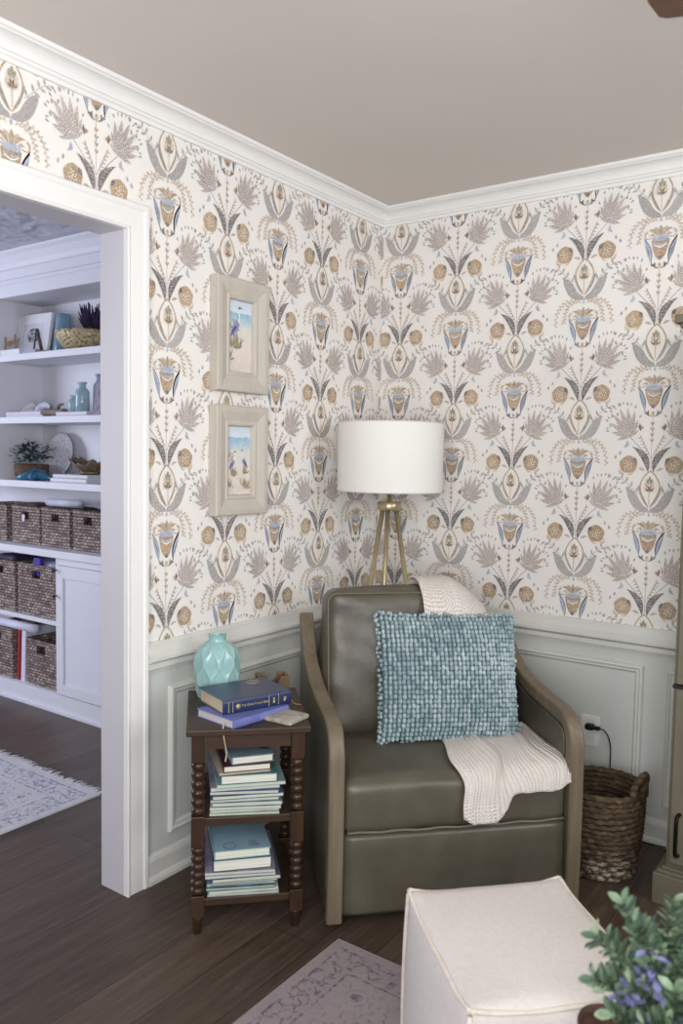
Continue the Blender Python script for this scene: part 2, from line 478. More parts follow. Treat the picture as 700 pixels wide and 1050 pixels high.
# right wall (y = 0)
mb = MB(); mb.box((0, 0, 0), (4.5, .1, H), 1)
mb.add([(0, -.0002, .77), (2.4, -.0002, .77), (2.4, -.0002, 2.4), (0, -.0002, 2.4)], [(0, 1, 2, 3)], 0, False, PAPER)
paper(mb, lambda u, z, o: (u, -o, z), [(.0005, 2.2, .77, 2.4)], [(i, .098+.2665*i) for i in range(-1, 9)], 1.622, False)
struct(mb.build('wall_right', [WP, PANEL]))
# other room's walls
struct(MB().box((-5, -.15, 0), (-.103, -.05, H)).build('wall_far', FARWHITE))
struct(MB().box((-5.05, -6, 0), (-5, -.05, H)).build('wall_farside', FARWHITE))  # unseen end wall, added to keep ambient light out of this room

# trim: profiles are (out from wall, z)
def trim(name, prof, path, mat, closed_prof=True):
    """path: list of (x,y, nx,ny): points on the wall with the mitred outward direction"""
    mb = MB(); n = len(prof); vs = []; fs = []
    for (x, y, nx, ny) in path:
        for (o, z) in prof: vs.append((x+nx*o, y+ny*o, z))
    for i in range(len(path)-1):
        for k in range(n):
            q = (k+1) % n; fs.append((i*n+k, i*n+q, (i+1)*n+q, (i+1)*n+k))
    fs.append(list(range(n))); fs.append([(len(path)-1)*n+k for k in range(n)][::-1])
    mb.add(vs, fs); return struct(mb.build(name, mat))
crown = [(0, 2.372), (.010, 2.372), (.012, 2.382), (.018, 2.386), (.019, 2.392)]
for i in range(7):
    a = i/6*PI/2; crown.append((.024+.034*(1-cos(a)), 2.394+.03*sin(a)))
crown += [(.06, 2.427), (.067, 2.43), (.0685, 2.44), (0, 2.44)]
trim('trim_1', crown, [(0, -5.9, 1, 0), (0, 0, 1, -1), (4.4, 0, 0, -1)], PAINT)
rail = [(0, .688), (.010, .688), (.012, .694), (.017, .7), (.017, .706), (.012, .711), (.012, .716), (.03, .724), (.036, .729), (.036, .738), (.031, .743), (.022, .752), (.015, .768), (.013, .778), (.009, .785), (0, .786)]
trim('trim_2', rail, [(0, -1.323, 1, 0), (0, 0, 1, -1), (4.4, 0, 0, -1)], TRIM)
base = [(0, 0), (.027, 0), (.027, .012), (.022, .02), (.015, .024), (.015, .072), (.011, .082), (.005, .09), (0, .09)]
trim('baseboard_left', base, [(0, -1.323, 1, 0), (0, 0, 1, -1)], TRIM)
trim('baseboard_right', base, [(0, 0, 1, -1), (4.4, 0, 0, -1)], TRIM)
def panel_frame(name, u0, u1, z0, z1, place):
    """picture-frame moulding on the wainscot"""
    prof = [(0, 0), (.006, .012), (.012, .014), (.018, .009), (.026, .008), (.034, 0)]   # (inward, out)
    mb = MB(); vs = []; fs = []; n = len(prof)
    for (cu, cz, su, sz) in ((u0, z0, 1, 1), (u1, z0, -1, 1), (u1, z1, -1, -1), (u0, z1, 1, -1)):
        for (i_, o) in prof: vs.append(place(cu+su*i_, cz+sz*i_, o+.0003))
    for c in range(4):
        d = (c+1) % 4
        for k in range(n-1): fs.append((c*n+k, c*n+k+1, d*n+k+1, d*n+k))
    mb.add(vs, fs); return struct(mb.build(name, TRIM))
onL = lambda u, z, o: (o, u, z)
onR = lambda u, z, o: (u, -o, z)
panel_frame('trim_3', -1.225, -.10, .135, .63, onL)
panel_frame('trim_4', .10, 1.174, .135, .645, onR)
panel_frame('trim_5', 1.253, 2.3, .135, .645, onR)
# door casing and jambs
cas = [(0, 0), (0, .02), (.004, .022), (.012, .018), (.06, .02), (.066, .024), (.078, .024), (.082, .018), (.082, 0)]  # (across from opening edge, out)
mb = MB(); vs = []; fs = []; n = len(cas)
for (yy, zz, sy, szz) in ((DOOR1, 0, 1, 0), (DOOR1, DTOP, 1, 1), (DOOR0, DTOP, -1, 1), (DOOR0, 0, -1, 0)):
    for (a, o) in cas: vs.append((o, yy+sy*a, zz+szz*a))
for i in range(3):
    for k in range(n): q = (k+1) % n; fs.append((i*n+k, (i+1)*n+k, (i+1)*n+q, i*n+q))
fs.append(list(range(n)))
mb.add(vs, fs); struct(mb.build('trim_6', PAINT))
mb = MB()
mb.box((-.108, DOOR1, 0), (-.0004, DOOR1+.012, DTOP+.012)).box((-.108, DOOR0-.012, 0), (-.0004, DOOR0, DTOP+.012)).box((-.108, DOOR0, DTOP), (-.0004, DOOR1, DTOP+.012))
struct(mb.build('door_1', M((206, 203, 208), .5, (202, 199, 204), 3)))

# ------------------------------------------------------------------ rugs
def rug_mat(name, base, tint, dark, hx, hy, fr=.1):
    t = NT(name); tc = t.n('ShaderNodeTexCoord'); sp = t.n('ShaderNodeSeparateXYZ'); t.l(tc.outputs['Object'], sp.inputs[0])
    ax = t.math('SUBTRACT', hx, t.math('ABSOLUTE', sp.outputs[0])); ay = t.math('SUBTRACT', hy, t.math('ABSOLUTE', sp.outputs[1]))
    e = t.math('MINIMUM', ax, ay)                                  # distance from the rug's edge
    v = tc.outputs['Object']
    n1 = t.noise(v, 5, 5, .7); n2 = t.noise(v, 55, 4, .75)
    k = t.n('ShaderNodeTexVoronoi', feature='DISTANCE_TO_EDGE'); k.inputs['Scale'].default_value = 34
    wv = t.n('ShaderNodeMix', data_type='VECTOR'); 
    t.l(v, k.inputs['Vector'])
    orn = t.ramp(k.outputs['Distance'], [(.06, 1.), (.12, 0.)])
    k2 = t.n('ShaderNodeTexVoronoi'); k2.inputs['Scale'].default_value = 18; t.l(v, k2.inputs['Vector'])
    orn2 = t.ramp(k2.outputs['Distance'], [(.0, 1.), (.3, .9), (.34, 0.), (.5, 0.), (.53, .8), (.6, 0.)])
    band = lambda a, b: t.math('MULTIPLY', t.math('GREATER_THAN', e, a), t.math('LESS_THAN', e, b))
    worn = t.ramp(n2, [(.42, 0.), (.6, 1.)])
    patt = t.math('MAXIMUM', t.math('MULTIPLY', band(fr*.35, fr), orn), t.math('MULTIPLY', band(fr*1.4, fr*2.6), orn2))
    patt = t.math('MAXIMUM', patt, t.math('MULTIPLY', t.math('GREATER_THAN', e, fr*3.), t.math('MULTIPLY', orn2, .55)))
    lines = t.math('MAXIMUM', band(fr*.28, fr*.36), t.math('MAXIMUM', band(fr*1.08, fr*1.16), band(fr*2.7, fr*2.82)))
    patt = t.math('MAXIMUM', patt, lines)
    c = t.mix(n1, base, tint)
    c = t.mix(t.math('MULTIPLY', t.math('MULTIPLY', patt, worn), .8), c, dark)
    c = t.mix(t.math('MULTIPLY', t.ramp(n2, [(.5, 0.), (.8, 1.)]), .35), c, dark)
    t.col(c); t.bump(t.noise(v, 300, 2), .3, .003)
    return t.fin(.95, .1)
def rug(name, x0, x1, y0, y1, mat, label, fringe=None):
    cx, cy = (x0+x1)/2, (y0+y1)/2; hx, hy = (x1-x0)/2, (y1-y0)/2
    o = empty(name, (cx, cy, .0), 0, label, 'rug')
    mb = MB()
    mb.grid(lambda u, v: (-hx+2*hx*u, -hy+2*hy*v, .007+.0012*noise.noise((u*9, v*9, 0))), 40, 40)
    mb.box((-hx, -hy, .0005), (hx, hy, .0055)); mb.build('pile', mat, o)
    fb = MB()
    if fringe:
        for i in range(150):
            x = -hx+2*hx*(i+.5)/150; L = R.uniform(.018, .05); dx = R.uniform(-.014, .014)
            fb.tube([(x, hy-.004, .005), (x+dx*.5, hy+L*.5, .007), (x+dx, hy+L, .003)], [.0035, .003, .0018], 5)
        fb.build('fringe', M((222, 220, 226), .95), o)
    else:
        fb.tube([(-hx, -hy, .004), (hx, -hy, .004), (hx, hy, .004), (-hx, hy, .004)], .0035, 6, closed=True)
        fb.build('binding', M((176, 166, 160), .95), o)
    return o
rug('area_rug', .675, 3.2, -3.6, -1.19, rug_mat('rug_near', (160, 149, 146), (138, 127, 134), (92, 80, 92), 1.2625, 1.205, .1),
    'faded greige Persian style area rug under the ottoman')
rug('fringed_rug', -2.6, -.67, -3.4, -.975, rug_mat('rug_far', (205, 203, 206), (222, 220, 222), (92, 102, 140), .965, 1.2125, .12),
    'pale blue and cream fringed rug in the room beyond the opening', True)

# ------------------------------------------------------------------ picture frames on left wall
FRAMEW = wood((202, 195, 184), (186, 178, 166), 'z', .6, 60, .05)
def art_mat(kind):
    t = NT('beach_print_%d' % kind); v = t.coords()
    sp = t.n('ShaderNodeSeparateXYZ'); t.l(v, sp.inputs[0])
    z = t.math('ADD', t.math('MULTIPLY', sp.outputs[2], 3.6), .5)
    z = t.math('ADD', z, t.math('MULTIPLY', t.math('SUBTRACT', t.noise(v, 30, 3), .5), .08))
    c = t.ramp(z, [(0., (214, 200, 190)), (.4, (226, 216, 205)), (.62, (214, 216, 210)), (.68, (176, 202, 216)), (.78, (148, 186, 210)), (.8, (214, 224, 234)), (1., (196, 210, 228))])
    n = t.noise(v, 60, 4)
    c = t.mix(t.math('MULTIPLY', t.ramp(n, [(.5, 0.), (.65, 1.)]), .35), c, (232, 230, 228))
    t.col(c); return t.fin(.35, .5)
def picture(y0, y1, z0, z1, kind, label):
    w, h = y1-y0, z1-z0
    o = empty('framed_picture', (0, (y0+y1)/2, (z0+z1)/2), 0, label, 'picture', None)
    # local: y across (towards corner = +y), z up, x out
    prof = [(0, .0), (0, .034), (.004, .037), (.02, .037), (.052, .026), (.06, .029), (.067, .026), (.07, .014), (.07, .0)]
    mb = MB(); vs = []; fs = []; n = len(prof)
    for (sy, sz) in ((-1, -1), (1, -1), (1, 1), (-1, 1)):
        for (i_, o_) in prof: vs.append((o_+.002, sy*(w/2-i_), sz*(h/2-i_)))
    for c in range(4):
        d = (c+1) % 4
        for k in range(n-1): fs.append((c*n+k, d*n+k, d*n+k+1, c*n+k+1))
    mb.add(vs, fs); mb.build('frame', FRAMEW, o)
    iw, ih = w/2-.07, h/2-.07
    mb = MB(); mb.box((.004, -iw-.004, -ih-.004), (.012, iw+.004, ih+.004), 0)
    cols = {'w': 1, 'g': 2, 'd': 3, 'p': 4, 'o': 5}
    lay = [0]
    def flat(pts, m):
        lay[0] += 1; x = .0122+.00004*lay[0]
        mb.add([(x, max(-iw, min(iw, p[0])), max(-ih, min(ih, p[1]))) for p in pts], [list(range(len(pts)))], cols[m])
    RR = random.Random(kind)
    def tuft(cy, cz, s, n_, m='g'):
        for i in range(n_):
            a = RR.uniform(.2, PI-.2); L = s*RR.uniform(.5, 1)
            b = (cy+RR.uniform(-s*.4, s*.4), cz+RR.uniform(-.2, .2)*s)
            flat(leafp(b, (b[0]+L*cos(a)*.7, b[1]+L*sin(a)), .0035, RR.uniform(-.2, .2), 4), 'g' if i % 3 else 'o')
    def heron(cy, cz, s, f=1):
        q = lambda pts: [(cy+f*x*s, cz+z*s) for x, z in pts]
        flat(q([(-.02, .0), (-.012, -.12), (-.004, -.12), (-.004, .0)]), 'd'); flat(q([(.012, .0), (.016, -.12), (.022, -.12), (.02, .0)]), 'd')
        flat(q([(-.06, -.05), (-.02, -.02), (.03, .01), (.055, .06), (.045, .1), (.01, .09), (-.03, .04)]), 'p')
        flat(q([(-.05, -.04), (-.01, .0), (.025, .04), (.0, .05), (-.03, .015)]), 'd')
        flat(q([(.03, .09), (.05, .07), (.062, .12), (.05, .16), (.05, .2), (.04, .2), (.036, .155), (.048, .12)]), 'w')
        flat(q([(.035, .19), (.05, .21), (.066, .203), (.1, .192), (.06, .193), (.045, .185)]), 'd')
    if kind == 1:
        tuft(-.045, .02, .06, 22); heron(-.022, .015, .42); tuft(-.02, -.035, .05, 40); tuft(-.05, -.08, .035, 20)
    else:
        tuft(-.045, .0, .045, 18); heron(-.03, -.02, .26); heron(.035, -.015, .26, -1); tuft(-.02, -.05, .03, 26); tuft(.03, -.045, .025, 18); tuft(.035, -.095, .04, 24); tuft(-.045, -.09, .03, 14)
    mb.build('art_print', [art_mat(kind), M((236, 236, 238), .4), M((172, 162, 130), .5), M((96, 98, 128), .5), M((146, 148, 188), .5), M((144, 132, 102), .5)], o)
    return o
picture(-1.046, -.786, 1.598, 1.98, 1, 'upper greige framed print of one heron standing on a beach')
picture(-1.048, -.786, 1.174, 1.55, 2, 'lower greige framed print of two herons on a beach path')

# ------------------------------------------------------------------ tripod floor lamp
LX, LY = .27, -.33
lamp = empty('floor_lamp', (LX, LY, 0), math.radians(38), 'brass tripod floor lamp with white drum shade standing in the corner', 'lamp')
BRASS = M((192, 178, 146), .34, (176, 162, 130), 30, metal=.75)
def shade_mat():
    t = NT('linen_shade'); v = t.coords((1, 1, 1)); n = t.noise(v, 260, 2)
    t.col(t.mix(n, (226, 224, 218), (236, 234, 229))); t.bump(n, .08, .001)
    return t.fin(.85, .2)
mb = MB(); zt, zb, rs = 1.518, 1.25, .205
mb.lathe([(rs, zb), (rs+.001, zb+.004), (rs, (zb+zt)/2), (rs+.001, zt-.004), (rs, zt), (rs-.004, zt), (rs-.004, zb), (rs, zb)], 64, cap=False)
sh = mb.build('lamp_shade', shade_mat(), lamp)
mb = MB()
for zz in (zb+.003, zt-.003): MB().tube([(rs*cos(a), rs*sin(a), zz) for a in [2*PI*i/64 for i in range(64)]], .0022, 6, closed=True).build('rim_tape', M((214, 210, 201), .8), sh)
mb = MB(); mb.lathe([(.008, 1.2), (.008, 1.44), (.012, 1.445), (.012, 1.46)], 12)
for i in range(3):
    a = i*2*PI/3; mb.tube([(0, 0, 1.45), (rs*.98*cos(a), rs*.98*sin(a), 1.45)], .0025, 6)
mb.build('stem', BRASS, lamp)
mb = MB(); mb.lathe([(.03, 1.452), (.032, 1.37), (.024, 1.34), (.018, 1.33)], 16); mb.build('bulb', M((240, 238, 230), .3), lamp)
mb = MB(); mb.lathe([(.0, 1.178), (.045, 1.178), (.048, 1.182), (.048, 1.206), (.045, 1.21), (.0, 1.21)], 32, cap=False); mb.build('hub', BRASS, lamp)
for ang, nm in ((208, 'leg'), (-32, 'leg'), (94, 'leg')):
    a = math.radians(ang)
    mb = MB(); mb.tube([(.03*cos(a), .03*sin(a), 1.182), (.235*cos(a), .235*sin(a), .008)], .0095, 12)
    mb.tube([(.233*cos(a), .233*sin(a), .02), (.235*cos(a), .235*sin(a), .0)], .0115, 10)
    mb.build(nm, BRASS, lamp)

# ------------------------------------------------------------------ armchair
CH = empty('armchair', (.9046, -.9079, 0), math.radians(46.5), 'olive grey leather armchair with weathered wooden arm frame in the corner', 'armchair')
W = .786; hw = W/2
prof = catmull([(.006, .03, 0), (.0, .2, 0), (.002, .44, 0), (.006, .53, 0), (.03, .583, 0), (.075, .608, 0), (.15, .617, 0), (.27, .624, 0), (.39, .642, 0), (.5, .683, 0), (.575, .745, 0), (.635, .822, 0)], 5)
prof_all = prof
def band(sx, prof):
    """wood band that follows the arm profile; sx = -1 left, 1 right"""
    mb = MB(); th = .034; wd = .046; vs = []; fs = []
    n = len(prof)
    for i, p in enumerate(prof):
        t = (prof[min(i+1, n-1)]-prof[max(i-1, 0)]).normalized(); nrm = Vector((t.y, -t.x, 0))   # inward
        xo, xi = sx*hw, sx*(hw-wd); e = .004
        q = p+nrm*th; a = p+nrm*e
        for (x, w) in ((xo-sx*e, p), (xi+sx*e, p), (xi, a), (xi, q), (xo, q), (xo, a)): vs.append((x, w.x, w.y))
    for i in range(n-1):
        for k in range(6): r_ = (k+1) % 6; fs.append((i*6+k, i*6+r_, (i+1)*6+r_, (i+1)*6+k) if sx > 0 else (i*6+k, (i+1)*6+k, (i+1)*6+r_, i*6+r_))
    fs.append(range(6)); fs.append([(n-1)*6+k for k in range(6)])
    mb.add(vs, [list(f) for f in fs], 0, False); return mb
for sx in (-1, 1):
    prof = prof_all if sx < 0 else prof_all[:-2]
    fr_ = band(sx, prof).build('arm_frame', CHAIRWOOD, CH)
    # leather panel within the wood frame, bulging a little outward
    mb = MB(); inner = []
    n = len(prof)
    for i, p in enumerate(prof):
        t = (prof[min(i+1, n-1)]-prof[max(i-1, 0)]).normalized(); inner.append(p+Vector((t.y, -t.x, 0))*.03)
    top = inner[-1]
    def side(x, bul):
        def fn(u, v):
            k = min(int(u*(n-1)), n-2); f_ = u*(n-1)-k
            p = inner[k].lerp(inner[k+1], f_)
            # lower boundary slides along the floor line
            yb = .02+.60*max(0, min(1, u*1.15-.12)); b = Vector((yb, .05, 0))
            q = p.lerp(b, v); bulge = bul*sin(PI*v)*sin(PI*min(1, u*1.1))
            return (x+bulge, q.x, q.y)
        return fn
    xo = sx*(hw-.004); xi = sx*(hw-.036)
    mb.grid(side(xo, sx*.012), 40, 10, flip=sx < 0); mb.grid(side(xi, -sx*.006), 40, 10, flip=sx > 0)
    mb.build('arm_panel', LEATHER, CH)
    mb = MB(); pp = []
    for i in range(4, n-1):
        p = inner[i]; t = (prof[min(i+1, n-1)]-prof[max(i-1, 0)]).normalized(); q = p+Vector((t.y, -t.x, 0))*.024
        pp.append((sx*(hw-.041), q.x, q.y))
    mb.tube(pp, .004, 6); mb.build('piping', LEATHER, CH)
# back shell: reclined board with a wood cap
mb = MB()
def backfn(u, v):
    x = (-1+2*u)*(hw-.046); z = .09+(.72-.05*abs(2*u-1)**4)*v; y = .585+.055*v**1.4+.012*(1-(2*u-1)**2)
    return (x, y, z)
mb.grid(backfn, 14, 10, flip=True)
mb.grid(lambda u, v: (backfn(u, v)[0], backfn(u, v)[1]+.035, backfn(u, v)[2]), 14, 10)
for v in (0, 1):
    mb.grid(lambda u, w: (backfn(u, v)[0], backfn(u, v)[1]+.035*w, backfn(u, v)[2]), 14, 1)
mb.build('back_panel', LEATHER, CH)
mb = MB(); mb.rbox(W-.094, .56, .245, .012, 8, (0, .004, 0), c=(0, .295, .1625)); mb.build('front_panel', LEATHER, CH)
# seat cushion
SW = W-.09
mb = MB()
def seatfn(p, u):
    x, y, z = p
    z += .004*noise.noise((x*7, y*7, z*5))
    if u[2] > 0: z += .008*(1-u[0]**2)*(1-u[1]**2)
    return (x, y, z)
mb.rbox(SW, .50, .165, .034, 16, (0, .006, .012), c=(0, .262, .366), fn=seatfn)
seat = mb.build('seat_cushion', LEATHER, CH)
def seam(y, z, r, x0=-SW/2+.015, x1=SW/2-.015): return [(x0+(x1-x0)*i/20, y-.003*sin(PI*i/20), z+.002*sin(i*1.7)) for i in range(21)]
mb = MB(); mb.tube([(-SW/2+.02, .03, .30)]+seam(.010, .296, 0)+[(SW/2-.02, .03, .3)], .0042, 6); mb.tube(seam(.0165, .402, 0), .0022, 6); mb.tube(seam(.021, .412, 0), .0014, 6)
mb.build('piping', M((108, 102, 88), .45), seat)
# back cushion, loose and slumped
BW, BH, BT = .672, .50, .165
def backc(p, u):
    x, y, z = p
    z += -.012*abs(u[0])**3*(u[2] > .2)*0 + .006*noise.noise((x*5, z*5, 2))
    x += .012*sin(z*9)*(u[0] < 0)
    k = max(0, min(1, (x-.12)/.2)); z -= .10*k*k*(3-2*k)*max(0, (u[2]+.6)/1.6); x -= .05*k*max(0, u[2])
    y += .012*noise.noise((x*6, 3, z*6))+.016*noise.noise((x*9+z*12, 1, z*5))*(u[1] < 0)
    return (x, y, z)
mb = MB(); mb.at((.0, .515, .672), 0, math.radians(-7))
mb.rbox(BW, BT, BH, .045, 16, (.004, .03, .012), fn=backc)
bc = mb.build('back_cushion', LEATHER, CH)
mb = MB(); mb.at((.0, .515, .672), 0, math.radians(-7))
for yy in (-BT/2+.006,):
    x, z, r = BW/2-.012, BH/2-.012, .03
    loop = []
    for (cx, cz, a0) in ((x-r, z-r, 0), (-x+r, z-r, 90), (-x+r, -z+r, 180), (x-r, -z+r, 270)):
        for k in range(6): a = math.radians(a0+k*18); loop.append((cx+r*cos(a), yy-.006, cz+r*sin(a)))
    def dr_(p):
        k = max(0, min(1, (p[0]-.12)/.2)); uz = p[2]/(BH/2); q = (p[0]-.05*k*max(0, uz), p[1], p[2]-.10*k*k*(3-2*k)*max(0, (uz+.6)/1.6)); return q
    ll = []
    for i in range(len(loop)):
        a_, b_ = Vector(loop[i]), Vector(loop[(i+1) % len(loop)])
        m_ = max(1, int((b_-a_).length/.04)); ll += [dr_(a_.lerp(b_, t_/m_)) for t_ in range(m_)]
    mb.tube(ll, .0038, 6, closed=True)
mb.build('piping', M((108, 102, 88), .45), bc)
mb = MB(); mb.lathe([(.0, .0), (.24, .0), (.245, .006), (.245, .02), (.1, .028), (.06, .045)], 40, c=(0, .31)); mb.build('swivel_base', M((30, 27, 25), .4), CH)

def chair_obj(name, mb, mats, label, cat):
    """a thing lying on the chair: top-level, placed in the chair's frame"""
    o = mb.build(name, mats); o.location = CH.location; o.rotation_euler = CH.rotation_euler
    tag(o, label, cat); return o
# ---- knitted throw: over the back cushion, down behind the pillow and out across the seat
def knit_mat():
    t = NT('knit'); tc = t.n('ShaderNodeTexCoord')
    uv = t.n('ShaderNodeUVMap', uv_map='UVMap'); sp = t.n('ShaderNodeSeparateXYZ'); t.l(uv.outputs['UV'], sp.inputs[0])
    a = t.math('SINE', t.math('MULTIPLY', sp.outputs[0], 2*PI*30)); b = t.math('SINE', t.math('MULTIPLY', sp.outputs[1], 2*PI*105))
    h = t.math('ADD', t.math('MULTIPLY', a, .5), t.math('MULTIPLY', t.math('MULTIPLY', b, a), .5))
    n = t.noise(tc.outputs['Object'], 40, 3)
    c = t.ramp(t.math('ADD', t.math('MULTIPLY', h, .3), t.math('ADD', .35, t.math('MULTIPLY', n, .3))), [(.05, (208, 199, 192)), (.6, (236, 229, 222))])
    t.col(c); t.bump(h, .7, .006); return t.fin(.95, .1)
def throw():
    cp = [  # (path along chair: y, z, xleft, xright)
        (.70, .70, .0, .235), (.66, .86, .0, .235), (.625, .935, .0, .24), (.56, .955, .0, .245), (.49, .942, -.0, .245), (.425, .88, -.0, .25), (.385, .76, -.0, .26),
        (.365, .62, .01, .28), (.36, .50, .02, .31), (.34, .468, .022, .345), (.25, .468, .016, .355), (.15, .469, .01, .352), (.08, .464, .004, .356), (.03, .452, -.0, .358), (.002, .42, .003, .356), (-.006, .375, .008, .35), (-.01, .31, .02, .31)]
    cps = catmull([(y, z, 0) for y, z, a, b in cp], 8); cl_ = catmull([(a, b, 0) for y, z, a, b in cp], 8)
    n = len(cps); mb = MB(); uvs = []
    def fn(u, v):
        # the hem: long at the left, shorter at the right
        endf = 1-.085*max(0, min(1, (u-.3)/.14)) - .02*max(0, 1-u/.1)
        if u > .85: endf -= .03*(u-.85)/.15
        s_ = v*endf*(n-1); k = min(int(s_), n-2); f_ = s_-k
        p = cps[k].lerp(cps[k+1], f_); w = cl_[k].lerp(cl_[k+1], f_)
        seatn = max(0, min(1, (v-.52)/.15))
        x = w.x+(w.y-w.x)*u
        kk = max(0, min(1, (x-.11)/.2)); drop = .12*kk*kk*(3-2*kk)*max(0, min(1, (.5-v)/.12))*(p.y > .72)*max(0, min(1, (p.y-.72)/.12))
        fold = (sin(u*19+v*3)*.5+sin(u*34-v*5+1)*.3)*(.008*seatn+.003)
        # one deep fold where the left flap overlaps
        fold += .016*seatn*math.exp(-((u-.36-.06*(v-.7))/.05)**2)
        x += seatn*.01*sin(v*23+u*7)
        t = (cps[k+1]-cps[k]).normalized(); nx, ny = -t.y, t.x
        nx, ny = (t.y, -t.x) if False else (nx, ny)
        off = .006+abs(fold)
        # outward normal: to the front / up
        on = Vector((t.y, -t.x)) ; 
        if on.dot(Vector((-.6, .8))) < 0: on = -on
        return (x, p.x+on.x*off, p.y+on.y*off-drop)
    mb.grid(fn, 46, 120)
    o = chair_obj('throw_blanket', mb, knit_mat(), 'cream knitted throw draped over the armchair back and across its seat', 'blanket')
    me = o.data; uvl = me.uv_layers.new(name='UVMap')
    for p in me.polygons:
        for li in p.loop_indices:
            vi = me.loops[li].vertex_index; uvl.data[li].uv = ((vi % 47)/46, (vi//47)/120)
    sm = o.modifiers.new('thickness', 'SOLIDIFY'); sm.thickness = .006; sm.offset = 1
throw()
# ---- looped pillow
def pillow():
    S, T = .468, .075
    t = NT('chenille'); v = t.coords(); n = t.noise(v, 7, 3)
    oi = t.n('ShaderNodeNewGeometry')
    c = t.mix(oi.outputs['Random Per Island'], t.ramp(n, [(.3, (108, 134, 138)), (.7, (136, 158, 160))]), t.ramp(n, [(.3, (154, 171, 177)), (.7, (186, 199, 203))]))
    t.col(c); t.bump(t.noise(v, 500, 2), .3, .002); NUB = t.fin(.9, .2)
    o = empty('throw_pillow', (0, 0, 0), 0, 'blue grey looped chenille pillow leaning against the armchair back', 'pillow')
    m = Matrix.Translation(CH.location) @ Matrix.Rotation(CH.rotation_euler.z, 4, 'Z') @ Matrix.Translation((.063, .330, .655)) @ Matrix.Rotation(math.radians(-16), 4, 'X') @ Matrix.Rotation(math.radians(1.5), 4, 'Y')
    o.matrix_world = m
    hx, hz = S/2, .405/2
    def pt(u, v, side=-1):    # u,v in -1..1 ; y negative is the front
        k = (1-abs(u)**2.6)*(1-abs(v)**2.6)
        pin = 1-.035*(1-u*u)*abs(v)**3
        pin2 = 1-.035*(1-v*v)*abs(u)**3
        return (hx*u*pin2, side*(T*k**.55+.004), hz*v*pin)
    mb = MB()
    mb.grid(lambda a, b: pt(2*a-1, 2*b-1, -1), 24, 24); mb.grid(lambda a, b: pt(2*a-1, 2*b-1, 1), 24, 24, flip=True)
    mb.build('cover', M((104, 122, 130), .95), o)
    mb = MB(); nc, nr = 33, 27
    for j in range(nr):
        for i in range(nc):
            u = -1+2*(i+.5+R.uniform(-.12, .12))/nc; v = -1+2*(j+.5+R.uniform(-.12, .12))/nr
            p = pt(u, v); r = R.uniform(.0064, .0076)
            mb.ball((p[0], p[1]-.005, p[2]-.002), (r, r*1.25, r*1.25), 7, 5)
    for k in range(4):
        N = nc if k < 2 else nr
        for i in range(N+1):
            w = -1+2*i/N
            for lay in range(2):
                u, v = [(w, 1), (w, -1), (1, w), (-1, w)][k]
                p = pt(u, v, -1 if lay else 1); e = R.uniform(.002, .01)
                L = R.uniform(.006, .0078)
                mb.ball((p[0]+e*(u if k > 1 else 0)+R.uniform(-.003, .003), p[1]+R.uniform(-.012, .012), p[2]+e*(v if k < 2 else 0)+R.uniform(-.003, .003)), (L, L, L), 7, 5)
    mb.build('loop_pile', NUB, o)
pillow()

# ------------------------------------------------------------------ bobbin side table
TB = empty('side_table', (.4535, -1.3325, 0), math.radians(45.5), 'dark wooden bobbin leg side table with two shelves beside the armchair', 'side table')
TW, TD, TH = .352, .40, .61
mb = MB(); mb.box((-TW/2, 0, TH-.018), (TW/2, TD, TH)); mb.build('tabletop', TABLEWOOD, TB, bevel=.003)
for (a, b) in (((-.12, .022, TH-.062), (.12, .036, TH-.018)), ((-.12, TD-.036, TH-.062), (.12, TD-.022, TH-.018)), ((-.152, .05, TH-.062), (-.138, TD-.05, TH-.018)), ((.138, .05, TH-.062), (.152, TD-.05, TH-.018))):
    MB().box(a, b).build('apron', TABLEWOOD, TB)
for z in (.333, .095):
    mb = MB(); mb.box((-.142, .028, z-.011), (.142, TD-.028, z+.011)); mb.build('shelf', TABLEWOOD, TB, bevel=.002)
def bobleg(x, y):
    mb = MB()
    def bobs(z0, z1, n):
        p = []
        for i in range(n):
            h = (z1-z0)/n; zc = z0+h*(i+.5)
            for k in range(7):
                t = -1+2*k/6; p.append((.0085+.0115*math.sqrt(max(0, 1-t*t*.97)), zc+t*h*.5))
        return p
    mb.box((x-.019, y-.019, .51), (x+.019, y+.019, TH-.018)); mb.box((x-.019, y-.019, .262), (x+.019, y+.019, .352)); mb.box((x-.019, y-.019, .055), (x+.019, y+.019, .118))
    mb.lathe(bobs(.352, .51, 6), 16, c=(x, y)); mb.lathe(bobs(.118, .262, 6), 16, c=(x, y))
    mb.lathe([(.009, 0), (.011, .003), (.0155, .042), (.0185, .048), (.0185, .054), (.014, .056)], 16, c=(x, y))
    mb.build('leg', BOBWOOD, TB, bevel=.002)
for x in (-.142, .142):
    for y in (.038, TD-.038): bobleg(x, y)
TM = Matrix.Translation(TB.location) @ Matrix.Rotation(TB.rotation_euler.z, 4, 'Z')
def on_table(x, y, z): return tuple(TM @ Vector((x, y, z)))
TR = TB.rotation_euler.z

